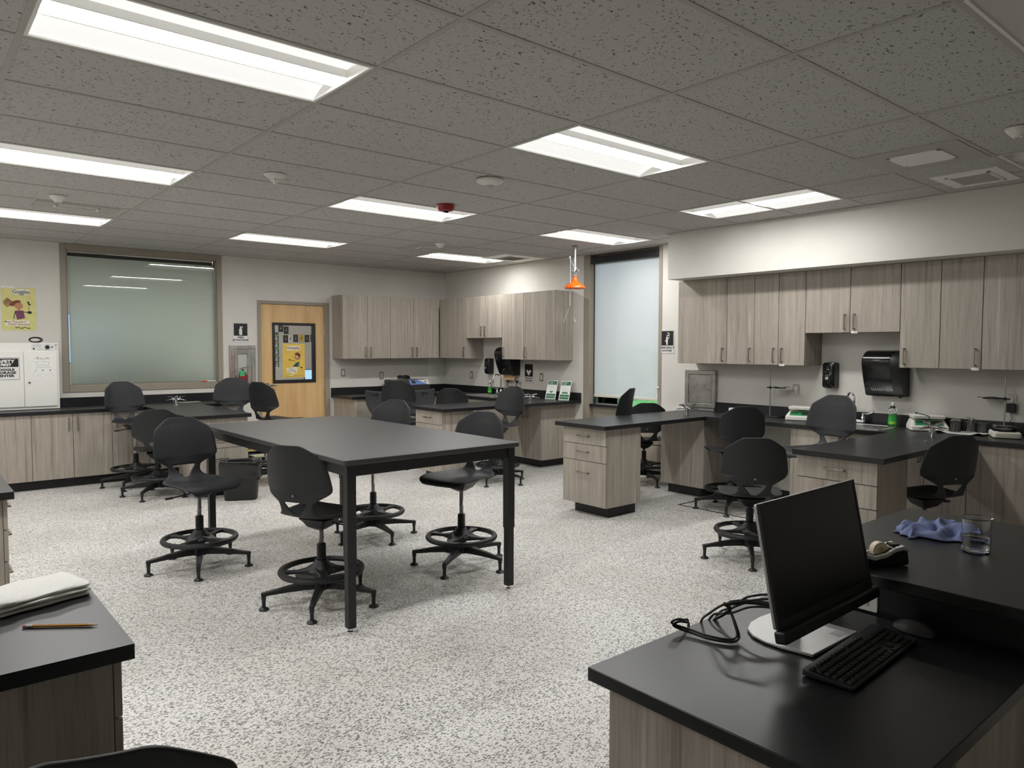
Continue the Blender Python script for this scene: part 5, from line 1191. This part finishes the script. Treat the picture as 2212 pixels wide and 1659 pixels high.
for body, x, y, m in (('G', -0.046, 0.092, 'ink'), ('o', -0.018, 0.090, 'maroon'), ('g', 0.0, 0.087, 'skin_print'), ('g', 0.018, 0.087, 'gold'), ('les', 0.046, 0.092, 'teal_ink')): text('title_letter', [(body, 0.040 if body == 'G' else 0.032, x, y)], MT[m], gs, 0.0014)
gl = MB(); o_ = [(-0.058, 0.050), (-0.030, 0.055), (0.0, 0.056), (0.030, 0.055), (0.058, 0.050), (0.056, 0.025), (0.040, 0.006), (0.022, 0.006), (0.004, 0.026), (-0.004, 0.026), (-0.022, 0.006), (-0.040, 0.006), (-0.056, 0.025)]
gl.tube([(x, y, 0.0016) for x, y in o_], 0.0016, 5, True).tube([(-0.058, 0.04, 0.0014), (-0.085, 0.055, 0.0014), (-0.088, 0.075, 0.0014), (-0.065, 0.092, 0.0014)], 0.0008, 4)
for cx in (-0.07, 0.0, 0.07): gl.tube([(cx+0.026*math.cos(2*PI*i/20), -0.092+0.024*math.sin(2*PI*i/20), 0.0013) for i in range(20)], 0.0006, 4, True)
for k2 in range(9): gl.box(-0.065+k2*0.016, -0.055+k2*0.016, -0.014, -0.009, 0.001, 0.0014)
obj('drawing', gl, MT['grey_ink'], gs)
text('marks', [('x', 0.028, 0.0, -0.040, 1, 0.001), ('x', 0.028, 0.07, -0.040, 1, 0.001)], MT['ink'], gs, 0.0014)
obj('tick_mark', MB().tube([(-0.078, -0.044, 0.0016), (-0.071, -0.052, 0.0016), (-0.058, -0.032, 0.0016)], 0.0015, 5), MT['ink'], gs)
cc = thing('coiled_cord', 'coiled black cord lying on top of the white goggle cabinet', 'cord', (-0.42, 6.80, Z+H_))
mb = MB()
for k2 in range(3): mb.tube([(0.065*math.cos(2*PI*i/26)*(1-k2*0.12), 0.03+0.02*k2+0.006*math.sin(3*2*PI*i/26), 0.034+0.030*math.sin(2*PI*i/26)*(1-k2*0.15)) for i in range(26)], 0.0042, 6, True)
obj('loops', mb, MT['black'], cc, smooth=True)

# marker on the window sill, clear tray on the back bench
mk = thing('marker_pen', 'orange and white marker pen on the interior window ledge', 'marker', (1.47, YW+0.010, 1.092))
obj('barrel', MB().cyl(0.007, 0.0, 0.12, 12, (0, 0, 0.0075), 'x'), MT['plastic_white'], mk, smooth=True); obj('cap', MB().cyl(0.0085, -0.06, 0.005, 12, (0, 0, 0.0085), 'x'), MT['orange_tag'], mk, smooth=True)
tr = thing('wire_rack', 'low clear tray lying on the back bench right of the gas turret', 'tray', (1.13, 6.72, Z))
obj('tray', MB().box(-0.15, 0.15, -0.07, 0.07, 0.0, 0.012), MT['stain'], tr, bevel=0.004)

# waste bin and paper organiser
wb_ = thing('waste_bin', 'black rectangular waste bin lined with a black bag, by the drawer pedestal', 'waste bin', (1.03, 4.60, 0), -0.46)
def RB(k, z, r=0.05, a=0.19, b=0.115): return [(x, y, z) for x, y in rr(-a*k, a*k, -b*k, b*k, r, 6)]
obj('bin', MB().loft([RB(0.80, 0.0), RB(0.82, 0.006), RB(0.985, 0.375), RB(1.0, 0.385), RB(0.97, 0.387), RB(0.80, 0.015)]), MT['black'], wb_, smooth=True)
random.seed(9); rings = []
for z, k in ((0.30, 0.86), (0.36, 0.93), (0.392, 0.97), (0.404, 1.02), (0.396, 1.06), (0.36, 1.075), (0.31, 1.05), (0.25, 1.03), (0.215, 1.045)):
    pts = RB(k, z, 0.05); rings.append([(x*(1+0.028*math.sin(i*2.3+z*40)+random.uniform(-.016, .016)), y*(1+0.03*math.sin(i*1.7+z*60)+random.uniform(-.02, .02)), zz+random.uniform(-.006, .006)+0.010*math.sin(i*0.9+z*10)) for i, (x, y, zz) in enumerate(pts)])
bg_ = obj('bag_liner', MB().loft(rings, cap=False), MT['bag'], wb_, smooth=True); sub(bg_, 1)
og = thing('paper_organizer', 'grey paper organizer with coloured folders on the floor beside the bench end', 'paper organizer', (1.94, 6.80, 0))
fm = MB().box(-0.17, -0.155, -0.14, 0.14, 0, 0.27).box(0.155, 0.17, -0.14, 0.14, 0, 0.27).box(-0.155, 0.155, 0.13, 0.14, 0, 0.27)
for z in (0.0, 0.088, 0.176, 0.262): fm.box(-0.155, 0.155, -0.14, 0.13, z, z+0.008)
obj('case', fm, mat('organizer_grey', lin(140, 146, 150), 0.5), og)
for z, m, h in ((0.008, 'gold', 0.03), (0.096, 'yellow', 0.024), (0.120, 'paper', 0.008), (0.184, 'gold', 0.016), (0.270, 'paper', 0.018)):
    obj('folders', MB().box(-0.15, 0.14, -0.135, 0.11, z, z+h), MT[m], og)

# ------------------------------------------------------------------ left bench: towel and pencil
tw = thing('folded_towel', 'folded white terry towel on the near left bench', 'towel', (-1.365, -0.47, Z), 0.28)
def slabw(x0, x1, y0, y1, z0, z1, wav, n=14):
    rings = []
    for i in range(n+1):
        x = x0+(x1-x0)*i/n; ring = []
        for q in range(24):
            a = 2*PI*q/24; cy, cz = math.cos(a), math.sin(a)
            sy = math.copysign(abs(cy)**0.35, cy); sz = math.copysign(abs(cz)**0.5, cz)
            e = 0.96+0.04*math.sin(PI*i/n)
            ring.append((x, (y0+y1)/2+(y1-y0)/2*sy*e+0.003*math.sin(i*1.3), (z0+z1)/2+(z1-z0)/2*sz+wav*math.sin(i*0.9+q*0.6)*(1 if cz > 0 else 0)))
        rings.append(ring)
    return rings
for z0, z1, x0, x1, y0, y1 in ((0.0, 0.013, -0.20, 0.135, -0.085, 0.105), (0.012, 0.025, -0.195, 0.138, -0.088, 0.100), (0.024, 0.036, -0.12, 0.135, -0.082, 0.098), (0.023, 0.042, -0.21, -0.055, -0.090, 0.10)):
    f_ = obj('fold', MB().loft(slabw(x0, x1, y0, y1, z0, z1, 0.0022)), MT['cloth_white'], tw, smooth=True); sub(f_, 1)
pcl = thing('pencil', 'yellow pencil lying in front of the folded white towel', 'pencil', (-1.400, -0.683, Z+0.004), math.atan2(-0.107, 0.143))
obj('barrel', MB().prism([(0.0037*math.cos(PI/3*i), 0.0037*math.sin(PI/3*i)) for i in range(6)], 0.022, 0.158).xf(Matrix.Rotation(PI/2, 4, 'Y')), MT['pencil'], pcl)
obj('ferrule', MB().cyl(0.0039, 0.008, 0.023, 12, ax='x'), MT['alu'], pcl, smooth=True); obj('eraser', MB().cyl(0.0035, 0.0, 0.009, 12, ax='x'), MT['pink'], pcl, smooth=True)
obj('tip', MB().cyl(0.0036, 0.158, 0.174, 12, ax='x', r2=0.0012), MT['wood_raw'], pcl, smooth=True); obj('lead', MB().cyl(0.0012, 0.174, 0.179, 8, ax='x', r2=0.0003), MT['ink'], pcl)

# ------------------------------------------------------------------ desk: monitor, keyboard, mouse, cables, tape, rag, beaker
DZ = 0.72
mo = thing('desktop_monitor', 'black desktop monitor with a speaker bar on a silver stand', 'monitor', (0.335, -1.829, DZ), 0.018)
tl = 0.197; MW, MH = 0.548, 0.318; mz = 0.988-DZ
Mt = Matrix.Translation((0, 0, mz)) @ Matrix.Rotation(-tl, 4, 'X')
def mq(mb): return mb.xf(Mt)
obj('back_case', mq(MB().prism(rr(-MW/2, MW/2, -MH/2, MH/2, 0.006), 0.004, 0.015).xf(Matrix.Rotation(PI/2, 4, 'X') @ Matrix.Scale(-1, 4, (0, 0, 1)))), MT['alu'], mo, bevel=0.003)
bz = MB(); t_ = 0.0085
for q in ((-MW/2, -MW/2+t_, -MH/2, MH/2), (MW/2-t_, MW/2, -MH/2, MH/2), (-MW/2+t_, MW/2-t_, MH/2-t_, MH/2), (-MW/2+t_, MW/2-t_, -MH/2, -MH/2+0.020)): bz.box(q[0], q[1], -0.002, 0.0055, q[2], q[3])
obj('bezel', mq(bz), MT['black'], mo)
obj('screen', mq(MB().box(-MW/2+t_, MW/2-t_, -0.0005, 0.004, -MH/2+0.02, MH/2-t_)), MT['screen'], mo)
obj('speaker_bar', mq(MB().box(-MW/2-0.006, MW/2+0.002, -0.022, 0.012, -MH/2-0.034, -MH/2-0.002)), MT['black'], mo, bevel=0.006)
tx = text('lettering', [('DELL', 0.013, 0.0, 0.0, 1.0, 0.0)], MT['bath'], mo, 0.0); tx.matrix_local = Mt @ Matrix.Translation((0, -0.0026, -MH/2+0.010)) @ Matrix.Rotation(PI/2, 4, 'X')
st_ = obj('stand_base', MB().prism([(-0.115, -0.045)]+[(0.14, -0.052), (0.132, 0.165)]+[(0.09, 0.19), (0.03, 0.195), (-0.03, 0.19), (-0.08, 0.17), (-0.112, 0.135), (-0.126, 0.09), (-0.128, 0.04)], 0.002, 0.010), MT['alu'], mo, bevel=0.002, label='flat silver stand base')
obj('base_rubber', MB().box(-0.10, 0.12, -0.035, 0.13, 0.0, 0.003), MT['black'], st_)
obj('stand_column', MB().loft([[(x, y, z) for x, y in rr(-0.035, 0.035, 0.062, 0.092, 0.012)] for z in (0.009, 0.36)]).box(-0.04, 0.04, 0.02, 0.07, 0.24, 0.33), MT['alu'], mo, smooth=True)
obj('base_label', MB().box(0.06, 0.105, -0.036, -0.006, 0.010, 0.0104), MT['grey_ink'], st_)
# keyboard
kb = thing('keyboard', 'black full-size keyboard lying in front of the monitor base', 'keyboard', (0.3235, -1.962, DZ), 0.052)
KW, KD = 0.445, 0.128
obj('case', MB().loft([[(x, y, (0.004 if j == 0 else 0.012+0.008*(y+KD/2)/KD)) for x, y in rr(-KW/2, KW/2, -KD/2, KD/2, 0.006)] for j in (0, 1)]), MT['black'], kb, bevel=0.002)
obj('feet', MB().box(-KW/2+0.02, -KW/2+0.06, -KD/2+0.01, -KD/2+0.03, 0, 0.006).box(KW/2-0.06, KW/2-0.02, -KD/2+0.01, -KD/2+0.03, 0, 0.006).box(-KW/2+0.02, -KW/2+0.06, KD/2-0.03, KD/2-0.01, 0, 0.006).box(KW/2-0.06, KW/2-0.02, KD/2-0.03, KD/2-0.01, 0, 0.006), MT['black'], kb)
U = 0.0188; kx0 = -KW/2+0.010; keys = []
def row(y, specs, h=0.0162):
    x = kx0
    for s_ in specs:
        if s_ < 0: x += -s_*U
        else: keys.append((x, x+s_*U, y, y+h)); x += s_*U
base_y = -KD/2+0.008
row(base_y, [1.25, 1.25, 1.25, 6.25, 1.25, 1.25, 1.25, 1.25, -.25, 1, 1, 1, -.25, 2, 1]); row(base_y+0.0182, [2.25]+[1]*10+[2.75, -1.25, 1, -1.25, 1, 1, 1])
row(base_y+0.0364, [1.75]+[1]*11+[2.25, -3.5, 1, 1, 1]); row(base_y+0.0546, [1.5]+[1]*12+[1.5, -.25, 1, 1, 1, -.25, 1, 1, 1]); row(base_y+0.0728, [1]*13+[2, -.25, 1, 1, 1, -.25, 1, 1, 1, 1])
row(base_y+0.0945, [1, -1, 1, 1, 1, 1, -.5, 1, 1, 1, 1, -.5, 1, 1, 1, 1, -.25, 1, 1, 1], 0.012)
for x0, x1, ya_, yb_ in keys[:100]:
    zz = 0.012+0.008*((ya_+yb_)/2+KD/2)/KD; g = 0.0011
    if x1 > KW/2-0.004: continue
    obj('keycap', MB().loft([[(x0+g, ya_+g, zz-0.001), (x1-g, ya_+g, zz-0.001), (x1-g, yb_-g, zz-0.001), (x0+g, yb_-g, zz-0.001)], [(x0+g+0.0012, ya_+g+0.001, zz+0.0042), (x1-g-0.0012, ya_+g+0.001, zz+0.0042), (x1-g-0.0012, yb_-g-0.001, zz+0.0046), (x0+g+0.0012, yb_-g-0.001, zz+0.0046)]]), MT['key'], kb)
lg_ = MB(); random.seed(21)
for x0, x1, ya_, yb_ in keys[:100]:
    if x1 > KW/2-0.004 or x1-x0 > 0.08: continue
    zz = 0.012+0.008*((ya_+yb_)/2+KD/2)/KD+0.0050; lg_.box(x0+0.004, x0+0.0062, yb_-0.0075, yb_-0.005, zz-0.0004, zz)
lgo = obj('legends', lg_, MT['grey_ink'], kb)
ms = thing('computer_mouse', 'dark computer mouse on the desk below the raised counter', 'mouse', (0.622, -1.975, DZ), 1.45)
rings = []
for i in range(11):
    f = i/10.0; x = -0.055+0.11*f; wv = 0.031*math.sin(PI*(0.08+0.84*f))**0.5; hh = 0.036*math.sin(PI*(0.10+0.80*f))**0.8
    rings.append([(x, wv*math.cos(2*PI*q/16), 0.002+max(0.0, hh*math.sin(2*PI*q/16))) for q in range(16)])
obj('shell', MB().loft(rings), mat('mouse_grey', lin(62, 62, 63), 0.45), ms, smooth=True); obj('scroll_wheel', MB().cyl(0.008, -0.003, 0.003, 14, (0.028, 0, 0.029), 'y'), MT['black'], ms, smooth=True)
# cables behind the monitor
cab = thing('cable_bundle', 'bundle of black cables looping from the monitor over the desk edge', 'cable', (0.05, -1.60, DZ))
C0 = (0.05, -1.60)
def W(pts): return [(x-C0[0], y-C0[1], z) for x, y, z in pts]
def smoothp(pts, n=8):
    P = [Vector(p) for p in pts]; o = []
    for i in range(len(P)-1):
        p0, p1, p2, p3 = P[max(i-1, 0)], P[i], P[i+1], P[min(i+2, len(P)-1)]
        for k in range(n):
            t = k/n; o.append(0.5*((2*p1)+(-p0+p2)*t+(2*p0-5*p1+4*p2-p3)*t*t+(-p0+3*p1-3*p2+p3)*t**3))
    return o+[P[-1]]
LP = [(.31,-1.75,.08),(.26,-1.675,.085),(.215,-1.645,.086),(.193,-1.638,.080),(.170,-1.673,.048),(.162,-1.690,.014),(.133,-1.682,.007),(.107,-1.633,.007),(.100,-1.578,.009),(.088,-1.545,.014),(.067,-1.536,.028),(.084,-1.543,.036),(.13,-1.533,.020),(.16,-1.522,.004),(.172,-1.512,-.06)]
obj('loop', MB().tube(smoothp(W(LP)), 0.0034, 8), MT['black'], cab, smooth=True)
obj('loop', MB().tube(smoothp(W([(x+.004*math.sin(i), y+.004, z+.0065) for i, (x, y, z) in enumerate(LP)])), 0.0034, 8), MT['black'], cab, smooth=True)
for pts in ([(.32,-1.755,.10),(.235,-1.735,.12),(.175,-1.68,.11),(.16,-1.64,.095),(.185,-1.575,.045),(.21,-1.532,.006),(.22,-1.512,-.05),(.22,-1.508,-.15)], [(.31,-1.75,.07),(.274,-1.71,.08),(.258,-1.66,.07),(.247,-1.607,.04),(.246,-1.547,.018),(.24,-1.512,-.05)],
            [(.31,-1.76,.12),(.238,-1.727,.13),(.207,-1.689,.12),(.213,-1.663,.10),(.252,-1.613,.06),(.27,-1.55,.018),(.27,-1.512,-.06)], [(.32,-1.75,.085),(.272,-1.707,.09),(.252,-1.671,.09),(.24,-1.63,.07),(.25,-1.58,.03),(.255,-1.512,-.03)]):
    obj('cable', MB().tube(smoothp(W(pts)), 0.0034, 8), MT['black'], cab, smooth=True)
obj('cable_tie', MB().tube(smoothp(W([(.160,-1.64,.10),(.168,-1.655,.085),(.175,-1.63,.06),(.165,-1.61,.045)])), 0.005, 6), MT['frame_black'], cab, smooth=True)
# tape dispenser
td2 = thing('tape_dispenser', 'black and silver tape dispenser on the raised counter, half behind the monitor', 'tape dispenser', (0.765, -1.795, Z), math.atan2(-0.075, 0.115))
prof = [(-0.105, 0.002), (0.095, 0.002), (0.100, 0.010), (0.094, 0.052), (0.080, 0.062), (0.055, 0.058), (0.02, 0.040), (-0.02, 0.032), (-0.07, 0.048), (-0.098, 0.060), (-0.105, 0.050)]
def ext(pr_, y0, y1): return MB().loft([[(x, y, z) for x, z in pr_] for y in (y0, y1)])
obj('body', ext(prof, -0.032, 0.032), MT['gloss'], td2, bevel=0.005)
trim = [(-0.106, 0.050), (-0.098, 0.062), (-0.07, 0.050), (-0.02, 0.034), (0.02, 0.042), (0.055, 0.060), (0.082, 0.065), (0.097, 0.054), (0.096, 0.044), (0.080, 0.050), (0.055, 0.046), (0.02, 0.028), (-0.02, 0.020), (-0.07, 0.036), (-0.098, 0.046)]
for y0, y1 in ((-0.0345, -0.022), (0.022, 0.0345)): obj('silver_trim', ext(trim, y0, y1), MT['silver_plastic'], td2, bevel=0.003)
obj('nose', ext([(0.045, 0.055), (0.082, 0.0645), (0.096, 0.055), (0.09, 0.05)], -0.024, 0.024), MT['silver_plastic'], td2, bevel=0.002)
obj('inset', MB().box(0.05, 0.078, -0.014, 0.014, 0.060, 0.0665), MT['gloss'], td2)
obj('tape_roll', MB().lathe([(0.012, -0.011), (0.027, -0.011), (0.027, 0.011), (0.012, 0.011), (0.012, -0.011)], 28, (0.015, 0, 0.046), 'y'), MT['tape_roll'], td2, smooth=True)
# rag
rg = thing('cleaning_cloth', 'crumpled blue cleaning cloth on the raised counter behind the beaker', 'cloth', (1.345, -1.775, Z), -0.62)
def cloth(n=44, m=30):
    P = []
    for i in range(n):
        r_ = []
        for j in range(m):
            u, v = i/(n-1)*2-1, j/(m-1)*2-1
            wv = 0.085+0.045*math.sin(1.3+u*2.1); x = 0.150*u; y = wv*v+0.012*math.sin(u*7)
            e = max(0.0, 1-abs(v)**4)*max(0.0, 1-abs(u)**6)
            h = 0.022+0.013*math.sin(u*5.2+v*3.1+0.6)+0.009*math.sin(u*11-v*7.5)+0.007*math.sin(v*15+u*6)+0.005*math.sin(u*21+v*9)+0.014*max(0, u)
            r_.append((x+0.008*math.sin(v*9), y+0.010*math.sin(u*12+v*3), max(0.003, 0.004+max(0.003, h)*e)))
        P.append(r_)
    return P
cl_ = obj('fabric', MB().grid(cloth()), MT['cloth_blue'], rg, smooth=True); md = cl_.modifiers.new('t', 'SOLIDIFY'); md.thickness = 0.003; md.offset = 0; sub(cl_, 1)
# beaker with water
bk = thing('beaker', 'glass beaker half full of water with white graduations on the raised counter', 'beaker', (1.175, -1.955, Z))
R0, H0 = 0.043, 0.118
bm_ = MB().lathe([(0.0, 0.0), (R0-0.006, 0.0), (R0, 0.006), (R0, H0-0.005), (R0+0.0035, H0-0.001), (R0+0.003, H0+0.001), (R0-0.002, H0-0.005), (R0-0.0022, 0.008), (R0-0.007, 0.0035), (0.0, 0.0035)], 48)
bm_.v = [(x*(1+0.16*max(0, (z-H0+0.012)/0.012)*max(0, math.cos(math.atan2(y, x)+0.75))**8), y*(1+0.16*max(0, (z-H0+0.012)/0.012)*max(0, math.cos(math.atan2(y, x)+0.75))**8), z) for x, y, z in bm_.v]
obj('glass', bm_, MT['glass'], bk, smooth=True)
obj('water', MB().lathe([(0.0, 0.0036), (R0-0.0075, 0.0036), (R0-0.0024, 0.0085), (R0-0.0024, 0.056), (R0-0.004, 0.055), (0.0, 0.055)], 48), MT['water'], bk, smooth=True)
gm_ = MB()
def wrap(v, a0): return [(R0*1.004*math.cos(a0+x/R0), R0*1.004*math.sin(a0+x/R0), z) for x, z, _ in v]
A0 = math.atan2(0.86, 2.8)     # printed on the far side, so it reads reversed through the glass
for body, z, s_ in (('50', 0.030, 0.010), ('100', 0.041, 0.010), ('150', 0.066, 0.007), ('200', 0.077, 0.007), ('300mL', 0.088, 0.007)):
    v, f = text_geo(body, s_, 0.0, z, 'CENTER', 0.0003, 1.3); gm_.add(wrap(v, A0), f)
for k in range(6): gm_.add(wrap([(0.013+0.0*k, 0.063+k*0.006, 0), (0.021, 0.063+k*0.006, 0), (0.021, 0.0638+k*0.006, 0), (0.013, 0.0638+k*0.006, 0)], A0-0.9), [(0,1,2,3)])
obj('graduations', gm_, MT['sign_white'], bk)
